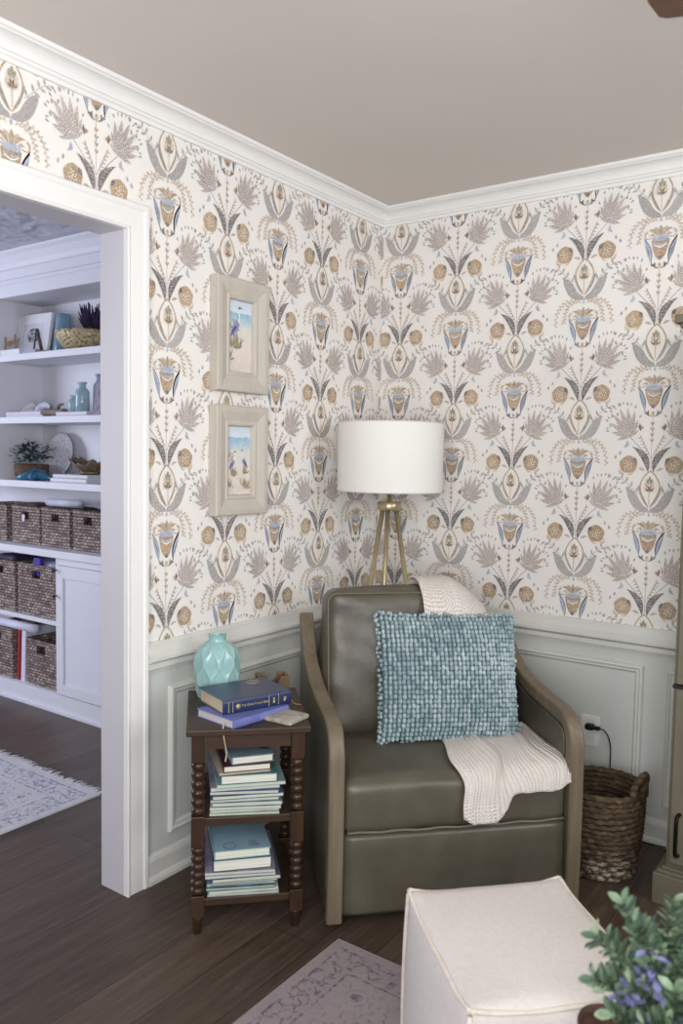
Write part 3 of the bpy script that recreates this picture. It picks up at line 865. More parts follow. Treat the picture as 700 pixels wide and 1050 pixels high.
PAGES = {}
def pages(c=(214, 208, 190)):
    if c in PAGES: return PAGES[c]
    t = NT('pages_%d' % len(PAGES)); v = t.coords((.4, .4, 60)); n = t.noise(v, 18, 3)
    t.col(t.ramp(n, [(.3, tuple(x-34 for x in c)), (.6, c)])); t.bump(n, .3, .002)
    PAGES[c] = t.fin(.9, .1); return PAGES[c]
def book(loc, rz, w, d, h, cover, label, group=None, pc=(214, 208, 190), spine='front', over=.003, extra=None):
    """hardback lying flat; spine along local -y ('front'), +y ('back'), -x ('left')"""
    o = empty('book', loc, rz, label, 'book', group)
    ct = .0022; mb = MB()
    mb.box((-w/2, -d/2, 0), (w/2, d/2, ct)); mb.box((-w/2, -d/2, h-ct), (w/2, d/2, h))
    if spine == 'front':
        mb.prism([(-d/2, 0), (-d/2-.004, h*.2), (-d/2-.005, h*.5), (-d/2-.004, h*.8), (-d/2, h), (-d/2+.003, h), (-d/2+.003, 0)], -w/2, w/2, 'x')
        pg = ((-w/2+over, -d/2+.003, ct), (w/2-over, d/2-over*1.5, h-ct))
    elif spine == 'back':
        mb.box((-w/2, d/2-.003, 0), (w/2, d/2, h)); pg = ((-w/2+over, -d/2+over*1.5, ct), (w/2-over, d/2-.003, h-ct))
    else:
        mb.box((-w/2, -d/2, 0), (-w/2+.003, d/2, h)); pg = ((-w/2+.003, -d/2+over, ct), (w/2-over*1.5, d/2-over, h-ct))
    mb.build('cover', cover, o, bevel=.001)
    MB().box(*pg).build('pages', pages(pc), o)
    if extra: extra(o, w, d, h)
    return o
def text_mesh(name, body, size, mat, parent, mtx, extrude=.0003):
    cu = bpy.data.curves.new(name, 'FONT'); cu.body = body; cu.size = size; cu.extrude = extrude; cu.align_x = 'CENTER'; cu.align_y = 'CENTER'
    tmp = bpy.data.objects.new(name, cu); COL.objects.link(tmp)
    dg = bpy.context.evaluated_depsgraph_get(); me = bpy.data.meshes.new_from_object(tmp.evaluated_get(dg))
    bpy.data.objects.remove(tmp); me.transform(mtx); me.materials.clear(); me.materials.append(mat)
    o = bpy.data.objects.new(name, me); COL.objects.link(o); o.parent = parent; return o
GOLD = M((206, 192, 140), .4, (186, 170, 120), 60, metal=.3)
# lower blue-violet book and the navy leather-bound one on it
def ribbon1(o, w, d, h):
    mb = MB(); pts = [(-w/2+.03, -d/2+.06, h*.4), (-w/2-.004, -d/2+.035, h*.38), (-w/2-.018, -d/2+.022, -.006), (-w/2-.021, -d/2+.012, -.03), (-w/2-.02, -d/2+.004, -.062), (-w/2-.027, -d/2+.0, -.085)]
    pp = catmull(pts, 5); vs = []
    for i, p in enumerate(pp): vs += [tuple(p+Vector((.0, .003, 0))), tuple(p-Vector((.0, .003, 0)))]
    mb.add(vs, [(2*i, 2*i+1, 2*i+3, 2*i+2) for i in range(len(pp)-1)], 0, True)
    mb.build('ribbon_bookmark', M((205, 190, 160), .7), o)
    text_mesh('spine_lettering', 'THE PSALMS', .011, M((150, 158, 214), .5), o, Matrix.Translation((.02, -d/2-.0053, h*.52)) @ Matrix.Rotation(PI/2, 4, 'X'))
bx, by, bz = on_table(-.012, .132, TH)
book((bx, by, bz), TR+math.radians(38), .215, .165, .024, M((112, 120, 180), .45, (100, 108, 168), 20), 'periwinkle blue book lying under the navy book on the side table', pc=(206, 198, 196), extra=ribbon1)
def bible(o, w, d, h):
    mb = MB(); Y = -d/2-.0052
    for x in (-.096, -.083, .036, .068): MB().box((x*w/.225-.0007, Y-.0003, h*.12), (x*w/.225+.0007, Y+.002, h*.88)).build('spine_rule', GOLD, o)
    mb.at((-.066, Y, h*.5), 0, PI/2); mb.lathe([(.0, 0), (.0062, 0), (.0062, .0006), (0, .0006)], 10, cap=False)
    for k in range(8):
        a = k*PI/4; mb.add([(.006*cos(a-.25), .006*sin(a-.25), .0003), (.0092*cos(a), .0092*sin(a), .0003), (.006*cos(a+.25), .006*sin(a+.25), .0003)], [(0, 1, 2)])
    mb.build('spine_emblem', GOLD, o); mb = MB()
    mb.at((.052, Y-.0004, h*.5), 0, PI/2)
    mb.add([(-.004, -.008, 0), (.003, -.008, 0), (.004, -.002, 0), (.0015, .001, 0), (.004, .008, 0), (-.003, .008, 0), (-.001, .002, 0)], [range(7)])
    mb.build('spine_emblem', GOLD, o); mb = MB()
    mb.at((.09, Y-.0004, h*.5), 0, PI/2)
    mb.add([(-.006, -.006, 0), (.001, -.008, 0), (.006, .006, 0), (.001, .003, 0), (-.004, .007, 0), (-.003, .0, 0)], [range(6)])
    mb.build('spine_emblem', GOLD, o)
    text_mesh('spine_lettering', 'The Great Prayer Bible', .0096, GOLD, o, Matrix.Translation((-.01, Y-.0002, h*.5)) @ Matrix.Rotation(PI/2, 4, 'X'))
    mb = MB(); N = 26
    for r in (.016, .012):
        MB().tube([(.055+r*1.4*cos(2*PI*i/N), .05+r*sin(2*PI*i/N), h+.0002) for i in range(N)], .0006, 4, closed=True).build('cover_emblem', GOLD, o)
    mb = MB(); pp = catmull([(w/2-.02, .0, h*.3), (w/2+.003, -.01, h*.28), (w/2+.022, -.03, h*.1), (w/2+.04, -.04, -.018), (w/2+.052, -.06, -.02)], 5); vs = []
    for p in pp: vs += [tuple(p+Vector((.002, .0035, 0))), tuple(p-Vector((.002, .0035, 0)))]
    mb.add(vs, [(2*i, 2*i+1, 2*i+3, 2*i+2) for i in range(len(pp)-1)], 0, True); mb.build('ribbon_bookmark', M((206, 150, 132), .7), o)
def navy():
    t = NT('navy_leather'); v = t.coords(); n = t.noise(v, 260, 2)
    t.col(t.mix(n, (30, 42, 78), (40, 54, 92))); t.bump(n, .25, .002); return t.fin(.33, .6)
bx, by, bz = on_table(-.006, .178, TH+.0245)
book((bx, by, bz), TR+math.radians(24.5), .226, .17, .041, navy(), 'thick navy leather book with gilt spine lettering on top of the side table', pc=(206, 188, 160), over=.006, extra=bible)
# stone coaster
mb = MB(); mb.rbox(.098, .098, .0135, .004, 6)
t = NT('stone'); v = t.coords(); n = t.noise(v, 40, 6, .7); t.col(t.ramp(n, [(.35, (138, 132, 122)), (.6, (176, 170, 158))])); t.bump(n, .2, .002)
o = mb.build('coaster', t.fin(.7, .3)); o.location = on_table(.112, .074, TH+.0069); o.rotation_euler = (0, 0, TR+math.radians(-42))
tag(o, 'square grey stone coaster on the front right of the side table', 'coaster')
# notched wooden holder
mb = MB()
arc = [(.022*cos(a), .062-.026*sin(a)*1.1) for a in [PI*i/10 for i in range(11)]]
outl = [(-.05, 0), (.05, 0), (.05, .062)]+[(x, z) for x, z in arc]+[(-.05, .062)]
mb.prism(outl, -.032, -.022, 'y'); mb.prism(outl, .022, .032, 'y')
mb.box((-.05, -.022, 0), (-.041, .022, .062)); mb.box((.041, -.022, 0), (.05, .022, .062)); mb.box((-.041, -.022, 0), (.041, .022, .008))
o = mb.build('coaster_holder', wood((122, 100, 72), (86, 67, 46), 'x', .6, 50)); o.location = on_table(.092, .338, TH+.0005); o.rotation_euler = (0, 0, TR+.1)
tag(o, 'small brown wooden holder with a rounded notch behind the navy book', 'holder')
# vase with teardrop facets
def vase():
    t = NT('aqua_glaze'); v = t.coords(); n = t.noise(v, 25, 4)
    g = t.n('ShaderNodeNewGeometry')
    pt = t.ramp(g.outputs['Pointiness'], [(.46, 0.), (.56, 1.)])
    c = t.mix(n, (126, 172, 176), (144, 186, 187)); c = t.mix(t.math('MULTIPLY', pt, .55), c, (190, 214, 206))
    t.col(c); glaze = t.fin(.18, .6)
    prof = catmull([(.054, 0, 0), (.062, .004, 0), (.0735, .045, 0), (.0765, .09, 0), (.0735, .128, 0), (.061, .155, 0), (.041, .171, 0), (.0295, .178, 0), (.027, .19, 0), (.0295, .2, 0)], 14)
    prof = [(p.x, p.y) for p in prof]
    NC = 9
    def fn(r, z, a):
        if z > .178 or z < .003: return r
        dep = 0
        for row, (zc, hz, wd) in enumerate(((.015, .036, .45), (.066, .042, .45), (.118, .042, .43), (.156, .022, .3))):
            ph = (a*NC/(2*PI)+.5*(row % 2)) % 1-.5
            dz = (z-zc)/hz
            w_ = wd*(1-.35*max(-.3, dz))
            q2 = (ph/w_)**2+dz*dz
            if q2 < 1: dep = max(dep, 1-q2*q2)
        return r*(1-.07*dep)
    mb = MB(); mb.lathe(prof, 154, fn=fn, cap=False)
    mb.lathe([(.0, .0005), (.052, 0)], 154, cap=False); mb.lathe([(.0295, .2), (.026, .2005), (.023, .196), (.023, .17)], 48, cap=False)
    mb.lathe([(.0, .168), (.0235, .17)], 48, m=1, cap=False)
    o = mb.build('vase', [glaze, M((60, 50, 42), .9)]); o.location = on_table(-.085, .335, TH+.0005)
    tag(o, 'aqua ceramic vase with teardrop dimples at the back of the side table', 'vase')
vase()
# magazines and books on the shelves
ordn = ['first', 'second', 'third', 'fourth', 'fifth', 'sixth', 'seventh', 'eighth', 'ninth', 'tenth', 'eleventh', 'twelfth']
MAGC = [(150, 176, 178), (196, 196, 190), (92, 104, 150), (176, 190, 176), (120, 126, 140), (206, 200, 196), (100, 140, 150), (160, 150, 170), (186, 196, 192), (96, 110, 128), (200, 204, 198), (140, 160, 170)]
def magazines(x, y, z, n, sw, shelf, seed):
    rr = random.Random(seed); top = z
    for i in range(n):
        h = rr.uniform(.006, .012); w = rr.uniform(.194, .206); d = rr.uniform(.25, .262)
        o = empty('magazine', on_table(x+rr.uniform(-.011, .011), y+rr.uniform(-.006, .012)+d/2, top), TR+rr.uniform(-.045, .045),
                  'magazine %s from the bottom of the stack on the %s shelf of the side table' % (ordn[i], shelf), 'magazine', 'magazines on the %s shelf of the side table' % shelf)
        c = MAGC[(i*5+seed) % 12]
        mb = MB(); mb.box((-w/2, -d/2, 0), (w/2, d/2, .0009)); mb.box((-w/2, -d/2, h-.0012), (w/2, d/2, h-.0004))
        mb.box((-w/2-.0006, -d/2, 0), (-w/2, d/2, h-.0004)); mb.build('cover', M(c, .3, tuple(max(0, k-50) for k in c), 14), o)
        mb = MB(); k = max(1, int(h/.003))
        for q in range(k):
            z0 = .0009+(h-.0022)*q/k; e = rr.uniform(0, .003)
            mb.box((-w/2, -d/2+.0008+e, z0), (w/2-.001-e*.5, d/2-.002, z0+(h-.0022)/k-.0002))
        mb.build('pages', pages((204, 210, 196)), o)
        top += h
    return top
TEAL, WHITEC = M((72, 120, 122), .45), M((206, 206, 200), .5)
z = magazines(-.006, .032, .3442, 10, 0, 'upper', 3)
def sheet_art(o, w, d, h):
    mb = MB(); mb.add([(.02, -.03, h+.0003), (.045, -.05, h+.0003), (.08, -.03, h+.0003), (.06, -.02, h+.0003), (.085, .02, h+.0003), (.05, .01, h+.0003), (.03, .03, h+.0003), (.035, -.005, h+.0003)], [range(8)]); mb.build('cover_art', M((40, 42, 48), .5), o)
p = on_table(-.0, .14, z); book(p, TR+.04, .165, .215, .026, TEAL, 'hardback with teal cover directly on the upper shelf magazines', pc=(222, 222, 210), spine='left'); z += .0265
p = on_table(-.022, .15, z); book(p, TR+.12, .15, .22, .006, M((190, 172, 150), .5), 'thin tan spiral workbook under the dark red book', pc=(210, 204, 196), spine='left'); z += .0065
p = on_table(-.012, .145, z); book(p, TR+.1, .14, .21, .019, M((70, 34, 38), .4), 'dark red hardback second from top of the upper shelf pile', pc=(226, 220, 206), spine='left'); z += .0195
p = on_table(-.0, .145, z); book(p, TR+.16, .125, .19, .022, M((126, 146, 156), .45, (110, 130, 142), 20), 'grey blue book with black drawing on top of the upper shelf pile', pc=(222, 218, 206), spine='left', extra=sheet_art)
z = magazines(-.012, .038, .1062, 8, 0, 'lower', 8)
p = on_table(-.018, .145, z); book(p, TR+.05, .172, .215, .034, M((56, 92, 108), .45), 'thick hardback with white page edges and blue cover in the lower shelf pile', pc=(228, 226, 214), spine='left'); z += .0345
def ringart(o, w, d, h):
    mb = MB()
    for (cx, r) in ((-.035, .0185),): mb.tube([(cx+r*cos(a), -.075+r*sin(a), h+.0002) for a in [2*PI*i/24 for i in range(24)]], .0008, 4, closed=True)
    mb.build('cover_emblem', M((52, 70, 84), .5), o); mb = MB()
    for k in range(3): mb.box((.02, -.085+.012*k, h), (.055-.006*k, -.082+.012*k, h+.0004))
    mb.build('cover_lettering', M((52, 70, 84), .5), o)
p = on_table(-.02, .145, z); book(p, TR+.07, .165, .21, .026, M((132, 160, 172), .45, (118, 148, 164), 18), 'pale blue book with circular emblem on top of the lower shelf pile', pc=(222, 226, 206), spine='left', extra=ringart)

# ------------------------------------------------------------------ ottoman cube
def boucle():
    t = NT('boucle'); v = t.coords(); k = t.n('ShaderNodeTexVoronoi'); k.inputs['Scale'].default_value = 210; t.l(v, k.inputs['Vector'])
    n = t.noise(v, 90, 4)
    t.col(t.mix(n, (196, 189, 184), (212, 205, 200))); t.bump(t.math('ADD', k.outputs['Distance'], n), .3, .003); return t.fin(.95, .1)
BOUC = boucle()
oa = math.radians(46.4); oc = Vector((1.06, -1.47, 0))+Vector((cos(oa), sin(oa), 0))*.1865+Vector((sin(oa), -cos(oa), 0))*.208
OT = empty('cube_ottoman', tuple(oc), oa, 'white boucle cube ottoman with welted seams on the rug', 'ottoman')
mb = MB()
def ofn(p, u):
    x, y, z = p
    s_ = 1+.03*(1-u[2])*.5
    return (x*s_, y*s_, z+.004*noise.noise((x*6, y*6, 0))*(u[2] > .5)+(.012*abs(u[0]*u[1])**4)*(u[2] > .5))
mb.rbox(.372, .415, .385, .022, 14, (.016, .016, .008), c=(0, 0, .2105), fn=ofn); mb.build('body', BOUC, OT)
mb = MB()
def welt(pts): mb.tube(catmull(pts, 4), .0050, 7)
hx, hy = .183, .2045
tops = [(-hx, -hy), (hx, -hy), (hx, hy), (-hx, hy)]
for i in range(4):
    (x0, y0), (x1, y1) = tops[i], tops[(i+1) % 4]
    pts = []
    for k in range(9):
        t_ = k/8; bul = .002*sin(PI*t_); cor = .013*(abs(2*t_-1)**5)
        nx, ny = (y1-y0), -(x1-x0); L = math.hypot(nx, ny)
        pts.append((x0+(x1-x0)*t_+nx/L*bul, y0+(y1-y0)*t_+ny/L*bul, .3955+cor-.004+.003*noise.noise((i*3+t_*4, 0, 0))))
    welt(pts)
    welt([(x0*1.002, y0*1.002, .395), (x0*1.02, y0*1.02, .3), (x0*1.03, y0*1.03, .2), (x0*1.03, y0*1.03, .1), (x0*1.03, y0*1.03, .022)])
mb.build('welt', M((214, 206, 194), .9, (202, 194, 182), 60, .3, 300), OT)

# ------------------------------------------------------------------ seagrass basket by the right wall
def seagrass():
    t = NT('seagrass'); v = t.coords(); n = t.noise(t.coords((1, 1, 2.5)), 34, 5, .7); n2 = t.noise(v, 6, 3)
    c = t.ramp(n, [(.28, (36, 28, 21)), (.5, (74, 59, 44)), (.66, (106, 89, 67)), (.8, (152, 136, 110))])
    sp = t.n('ShaderNodeSeparateXYZ'); t.l(v, sp.inputs[0])
    low = t.ramp(sp.outputs[2], [(.02, 1.), (.12, 0.)])
    wear = t.math('MULTIPLY', low, t.ramp(n2, [(.45, 0.), (.6, 1.)]))
    c = t.mix(t.math('MULTIPLY', wear, t.ramp(n, [(.45, 0.), (.6, .8)])), c, (190, 180, 160))
    t.col(c); t.bump(n, .5, .006); return t.fin(.8, .3)
SG = seagrass()
BK = empty('seagrass_basket', (1.118, -.292, 0), 0, 'round brown coiled seagrass basket with loop handles beside the armchair', 'basket')
mb = MB(); nr, Hh = 16, .302
for i in range(nr):
    zc = .011+i*(Hh-.011)/nr; rad = .116+.024*sin(min(1, (i+.5)/nr*1.25)*PI/2); N = 96
    pts = []; rs_ = []
    for k in range(N):
        a = 2*PI*k/N; tw = sin(a*26+i*1.9)
        pts.append(((rad+.0018*tw)*cos(a), (rad+.0018*tw)*sin(a), zc+.0022*sin(a*3+i*.8))); rs_.append(.0108+.0016*sin(a*26+i*1.9+1))
    mb.tube(pts, rs_, 8, closed=True)
mb.lathe([(.0, .006), (.115, .006)], 32, cap=False); mb.build('body', SG, BK)
for a0 in (math.radians(-8), math.radians(172)):
    mb = MB(); hp = []
    for k in range(15):
        s_ = -1+2*k/14; b = a0+s_*.36; z = .272+.082*math.sqrt(max(0, 1-abs(s_)**2.4)); rad = .146+.006*(1-s_*s_)
        hp.append((rad*cos(b), rad*sin(b), z))
    mb.tube(hp, [.0115+.0018*sin(k*2.3) for k in range(15)], 8); mb.build('handle', SG, BK)
# ------------------------------------------------------------------ outlet and plugged-in cord
OU = empty('wall_outlet', (.985, 0, .365), 0, 'white double wall outlet on the wainscot panel beside the armchair', 'outlet')
mb = MB(); mb.box((-.036, -.0065, -.058), (.036, -.0005, .058)); mb.build('cover_plate', M((232, 232, 226), .35), OU, bevel=.002)
mb = MB(); mb.box((-.017, -.0085, -.046), (.017, -.006, -.008)); mb.box((-.017, -.0085, .008), (.017, -.006, .046)); mb.build('receptacle', M((222, 222, 216), .35), OU)
CO = empty('power_cord', (.985, -.0095, .385), 0, 'black plug with a thin black cord hanging from the wall outlet', 'power cord')
mb = MB(); mb.rbox(.03, .028, .022, .005, 5, c=(.004, -.0145, 0)); mb.rbox(.03, .016, .014, .004, 5, c=(.03, -.02, .001)); mb.build('plug', M((24, 22, 22), .4), CO)
mb = MB(); mb.tube(catmull([(.042, -.021, .001), (.06, -.024, .0), (.078, -.026, -.02), (.088, -.026, -.06), (.089, -.026, -.12), (.088, -.025, -.22), (.1, -.026, -.31), (.16, -.038, -.368), (.3, -.04, -.371)], 6), .0024, 6); mb.build('cord', M((26, 24, 24), .5), CO)

# ------------------------------------------------------------------ armoire at the right edge
OLIVE = M((114, 109, 92), .55, (104, 99, 82), 8, .08, 60)
AR = empty('armoire', (1.335, -.425, 0), 0, 'tall olive grey painted armoire with black hardware at the right edge', 'armoire')
DEP = .385; AWd = 1.1
def plinth_prof(): return [(0, 0), (0, .098), (.006, .104), (.018, .11), (.024, .118), (.031, .122), (.031, 0)]
mb = MB(); mb.box((0, 0, 0), (AWd, DEP, .098)); mb.box((.01, .008, .098), (AWd-.01, DEP, .108)); mb.box((.022, .018, .108), (AWd-.022, DEP, .118)); mb.build('plinth', OLIVE, AR, bevel=.003)
mb = MB(); mb.box((.033, .026, .118), (AWd-.033, DEP, 1.765)); mb.build('carcass', OLIVE, AR, bevel=.002)
mb = MB(); mb.box((.022, .016, 1.765), (AWd-.022, DEP, 1.785)); mb.box((.008, .004, 1.785), (AWd-.008, DEP, 1.8)); mb.box((-.006, -.008, 1.8), (AWd+.006, DEP, 1.826)); mb.build('cornice', OLIVE, AR, bevel=.004)
for (x0, x1) in ((.044, AWd/2-.002), (AWd/2+.002, AWd-.044)):
    for (z0, z1, nm) in ((.14, .69, 'lower_door'), (.705, 1.75, 'upper_door')):
        d = MB(); d.box((x0, .008, z0), (x0+.075, .026, z1)); d.box((x1-.075, .008, z0), (x1, .026, z1)); d.box((x0+.075, .008, z0), (x1-.075, .026, z0+.075)); d.box((x0+.075, .008, z1-.075), (x1-.075, .026, z1)); d.box((x0+.075, .016, z0+.075), (x1-.075, .026, z1-.075))
        do = d.build(nm, OLIVE, AR, bevel=.002)
        hx_ = x0+.028 if x0 < .1 else x1-.028
        if nm == 'lower_door':
            h = MB(); h.tube(catmull([(hx_, .008, .17), (hx_-.004, -.014, .178), (hx_-.004, -.018, .23), (hx_-.004, -.014, .292), (hx_, .008, .3)], 4), .006, 8); h.build('pull', M((22, 21, 20), .4, metal=.5), do)
mb = MB(); mb.box((.034, .004, .692), (.09, .0262, .702)); mb.build('door_gap_strip', M((30, 27, 22), .5), AR)  # dark strip standing in for the shaded gap between upper and lower doors

# ------------------------------------------------------------------ ceiling fan (only a blade tip reaches the frame)
FC = (1.6, -2.1)
FAN = empty('ceiling_fan', (FC[0], FC[1], H), 0, 'ceiling fan with a brown wooden blade at the top right', 'fan')
mb = MB(); mb.lathe([(.0, 0), (.065, -.001), (.06, -.03), (.016, -.04), (.014, -.14), (.085, -.15), (.1, -.18), (.1, -.25), (.07, -.28), (.0, -.285)], 32, cap=False); mb.build('motor', M((74, 58, 46), .4), FAN)
BLW = wood((112, 80, 62), (86, 58, 44), 'x', .5, 40)
for k in range(4):
    a = math.radians(91.8+90*k)
    mb = MB(); mb.at((0, 0, -.24), a, math.radians(9))
    sh_ = [(.17, -.045), (.3, -.055), (.64, -.066), (.694, -.06), (.702, -.048), (.702, .048), (.694, .06), (.64, .066), (.3, .055), (.17, .045)]
    mb.prism(sh_, -.004, .004); b = mb.build('blade', BLW, FAN)
    mb = MB(); mb.at((0, 0, -.236), a, math.radians(9)); mb.box((.08, -.014, .003), (.24, .014, .008)); mb.build('bracket', M((74, 58, 46), .4), FAN)

# ------------------------------------------------------------------ coffee table edge with the foreground plant
CT = empty('coffee_table', (1.77, -1.92, 0), 0, 'round brown wooden coffee table in the foreground below the plant', 'table')
CTW = wood((96, 66, 46), (62, 42, 30), 'x', .4, 40)
mb = MB(); mb.lathe([(0, .328), (.358, .328), (.368, .336), (.368, .352), (.358, .36), (0, .36)], 48, cap=False); mb.build('tabletop', CTW, CT)
for k in range(4):
    a = PI/4+k*PI/2; MB().tube([(.24*cos(a), .24*sin(a), .33), (.28*cos(a), .28*sin(a), .0095)], [.022, .015], 12).build('leg', CTW, CT)
PX, PY, PZ = 1.72, -1.78, .3605
PL = empty('potted_plant', (PX, PY, PZ), 0, 'leafy green plant with violet blue sprigs standing in the bottom right foreground', 'plant')
BOWL = M((84, 56, 44), .6, (54, 34, 28), 50, .5, 120)
mb = MB(); mb.lathe([(0, .002), (.055, .0), (.06, .01), (.075, .12), (.078, .13), (.073, .132), (.068, .11), (.05, .03), (0, .02)], 40, cap=False); mb.build('pot', M((150, 140, 128), .6, (130, 120, 108), 20), PL)
mb = MB(); mb.lathe([(0, .102), (.066, .1)], 24, cap=False); mb.build('soil', M((46, 36, 28), .95), PL)
CUP = empty('wooden_bowl', (1.582, -1.69, .3605), 0, 'small dark brown bowl with a loop handle at the bottom edge below the plant', 'bowl')
mb = MB(); mb.lathe([(0, 0), (.034, 0), (.044, .02), (.048, .08), (.046, .086), (.043, .082), (.04, .03), (0, .012)], 36, cap=False); mb.lathe([(0, .074), (.043, .074)], 30, cap=False); mb.build('body', BOWL, CUP)
a0 = math.radians(25)
mb = MB(); mb.tube([(cos(a0)*(.046+.02*sin(k*PI/8)), sin(a0)*(.046+.02*sin(k*PI/8)), .03+.045*k/8) for k in range(9)], .004, 8); mb.build('handle', BOWL, CUP)
LEAFG = [M((112, 132, 104), .55, (78, 102, 78), 30), M((150, 166, 138), .55, (112, 134, 106), 30), M((84, 108, 88), .55, (60, 84, 66), 30)]
VIOL = M((132, 134, 172), .6, (104, 106, 152), 30)
rp = random.Random(11)
CAMR = Vector((cos(yaw), sin(yaw), 0))
lf = [MB(), MB(), MB()]; stm = MB()
def leaf3(mb, b, dr, L, w, up):
    dr = dr.normalized(); sd = dr.cross(up); sd = sd.normalized() if sd.length > 1e-3 else dr.orthogonal().normalized(); nn = sd.cross(dr)
    vs = [b]
    for (t_, k, z_) in ((.3, .8, .06), (.6, 1, .05), (.85, .6, -.02)):
        for s_ in (-1, 0, 1): vs.append(b+dr*L*t_+sd*w*.5*k*s_+nn*L*(z_-(.08 if s_ == 0 else 0)))
    vs.append(b+dr*L-nn*L*.1)
    mb.add([tuple(x) for x in vs], [(0, 2, 1), (0, 3, 2), (1, 2, 5, 4), (2, 3, 6, 5), (4, 5, 8, 7), (5, 6, 9, 8), (7, 8, 10), (8, 9, 10)], 0, True)
tips = [(637, 916, 0), (612, 950, 0), (606, 985, -.02), (656, 940, 0), (628, 962, .03), (672, 950, .03), (690, 958, .02), (664, 968, -.02), (640, 985, -.03), (622, 1012, -.04), (608, 1040, -.05), (650, 1015, -.06), (680, 985, -.05),
        (705, 975, 0), (735, 940, 0), (760, 970, 0), (700, 1005, -.07), (670, 1030, -.08), (640, 1040, -.07), (720, 1020, -.06), (755, 1010, -.05), (780, 990, 0), (690, 1040, -.1), (715, 950, .04), (655, 990, .02), (700, 930, .05), (625, 990, .0), (685, 1015, -.02)]
DEP_ = Vector((-sin(yaw), cos(yaw), 0))
for si, (tx, ty, dy) in enumerate(tips):
    # tip given by its offset to the camera's right and its height
    dx = (tx-704)/693; tz = .68+(953-ty)/672-PZ
    base_ = Vector((rp.uniform(-.03, .03), rp.uniform(-.03, .03), .1))
    tip = CAMR*dx+DEP_*dy*.8+Vector((0, 0, tz))
    mid = base_.lerp(tip, .55)+Vector((0, 0, .035)); path = catmull([tuple(base_), tuple(mid), tuple(tip)], 9)
    stm.tube(path, [.0024-.0014*i/len(path) for i in range(len(path))], 5)
    for i in range(5, len(path)):
        t_ = i/len(path); tang = (path[i]-path[i-1]).normalized(); q = tang.orthogonal().normalized()
        for k in range(3):
            a = i*2.1+k*2*PI/3+rp.uniform(-.4, .4); side = (Matrix.Rotation(a, 3, tang) @ q)
            d = side*.85+tang*.65+Vector((0, 0, .15)); L = rp.uniform(.025, .037)*(1.2-.45*t_)
            leaf3(lf[(si+k) % 3], path[i], d, L, L*.5, tang)
    if si in (8, 11, 7, 17, 22, 27):
        vi = MB()
        for k in range(30):
            c_ = path[-1]+Vector((rp.gauss(0, .009), rp.gauss(0, .009), rp.gauss(-.02, .013))); leaf3(vi, c_, Vector((rp.gauss(0, 1), rp.gauss(0, 1), rp.uniform(-.2, 1))), rp.uniform(.015, .024), .012, Vector((0, 0, 1)))
        vi.build('violet_sprig', VIOL, PL)
for k in range(3): lf[k].build('foliage', LEAFG[k], PL)
stm.build('stems', M((92, 108, 78), .6), PL)

# ------------------------------------------------------------------ built-in bookcase in the far room
FY = -.445; BX0, BX1 = -2.62, -.80; BACK = -.155
SHW = FARWHITE
UP = empty('bookcase', (-1.7, -.15, .868), 0, 'tall white built-in bookcase with open shelves in the room beyond', 'bookcase')
def up_part(name, boxes, bev=.002):
    mb = MB()
    for a, b in boxes: mb.box(a, b)
    o = mb.build(name, SHW, UP, bevel=bev, loc=None)
    for v_ in o.data.vertices: v_.co = (v_.co.x+1.7, v_.co.y+.15, v_.co.z-.868)
    return o
up_part('side_panel', [((-2.262, FY, 1.186), (-2.24, BACK, 2.4))]); up_part('side_panel', [((BX1-.022, FY, .869), (BX1, BACK, 2.4))])
up_part('back_panel', [((-2.9, BACK-.012, .869), (BX1-.022, BACK, 2.4))])
for zt_ in (1.222, 1.567, 1.905): up_part('shelf', [((-2.24 if zt_ > 1.3 else -2.9, FY+.002, zt_-.036), (BX1-.022, BACK-.012, zt_))])
up_part('header', [((-2.262, FY, 2.213), (BX1, FY+.02, 2.4)), ((-2.24, FY+.02, 2.213), (BX1-.022, BACK-.012, 2.23)), ((-2.262, FY-.006, 2.28), (BX1, FY, 2.4))])
mb = MB(); cp = [(0, 2.30), (.012, 2.30), (.014, 2.345), (.022, 2.352), (.03, 2.375), (.05, 2.41), (.062, 2.425), (.064, 2.438), (0, 2.438)]
vs = []
for x in (-2.9, BX1): vs += [(x+1.7, FY-.006-o_+.15, z_-.868) for o_, z_ in cp]
n = len(cp); mb.add(vs, [(k, (k+1) % n, n+(k+1) % n, n+k) for k in range(n)]+[list(range(n))[::-1], list(range(n, 2*n))]); mb.build('crown_molding', SHW, UP)
mb = MB(); mb.box((-2.9, -.47, .828), (BX1+.01, BACK, .868)); o = mb.build('countertop', SHW, bevel=.004); tag(o, 'white countertop ledge running under the open bookcase shelves', 'countertop')
LC = empty('base_cabinet', (-1.7, -.15, 0), 0, 'white base cabinet with basket cubbies and a panelled door', 'cabinet')
def lc(name, boxes, parent=LC, mat=SHW, bev=.002):
    mb = MB()
    for (a, b) in boxes: mb.box((a[0]+1.7, a[1]+.15, a[2]), (b[0]+1.7, b[1]+.15, b[2]))
    return mb.build(name, mat, parent, bevel=bev)
lc('plinth', [((-2.9, FY-.004, .0), (BX1, FY+.016, .1)), ((-2.9, FY-.018, 0), (BX1, FY-.004, .016)), ((-2.9, FY+.016, .085), (-1.72, BACK-.012, .1))])
lc('back_panel', [((-2.9, BACK-.012, .1), (BX1, BACK, .827))])
lc('divider', [((-1.718, FY, .1), (-1.7, BACK-.012, .827))]); lc('end_panel', [((-2.9, FY, .1), (-2.88, BACK-.012, .827))]); lc('end_panel', [((BX1-.02, FY, .1), (BX1, BACK-.012, .827))])
lc('shelf', [((-2.88, FY+.002, .462), (-1.718, BACK-.012, .485))])
lc('face_rail', [((-1.7, FY, .79), (BX1-.02, FY+.02, .827))])
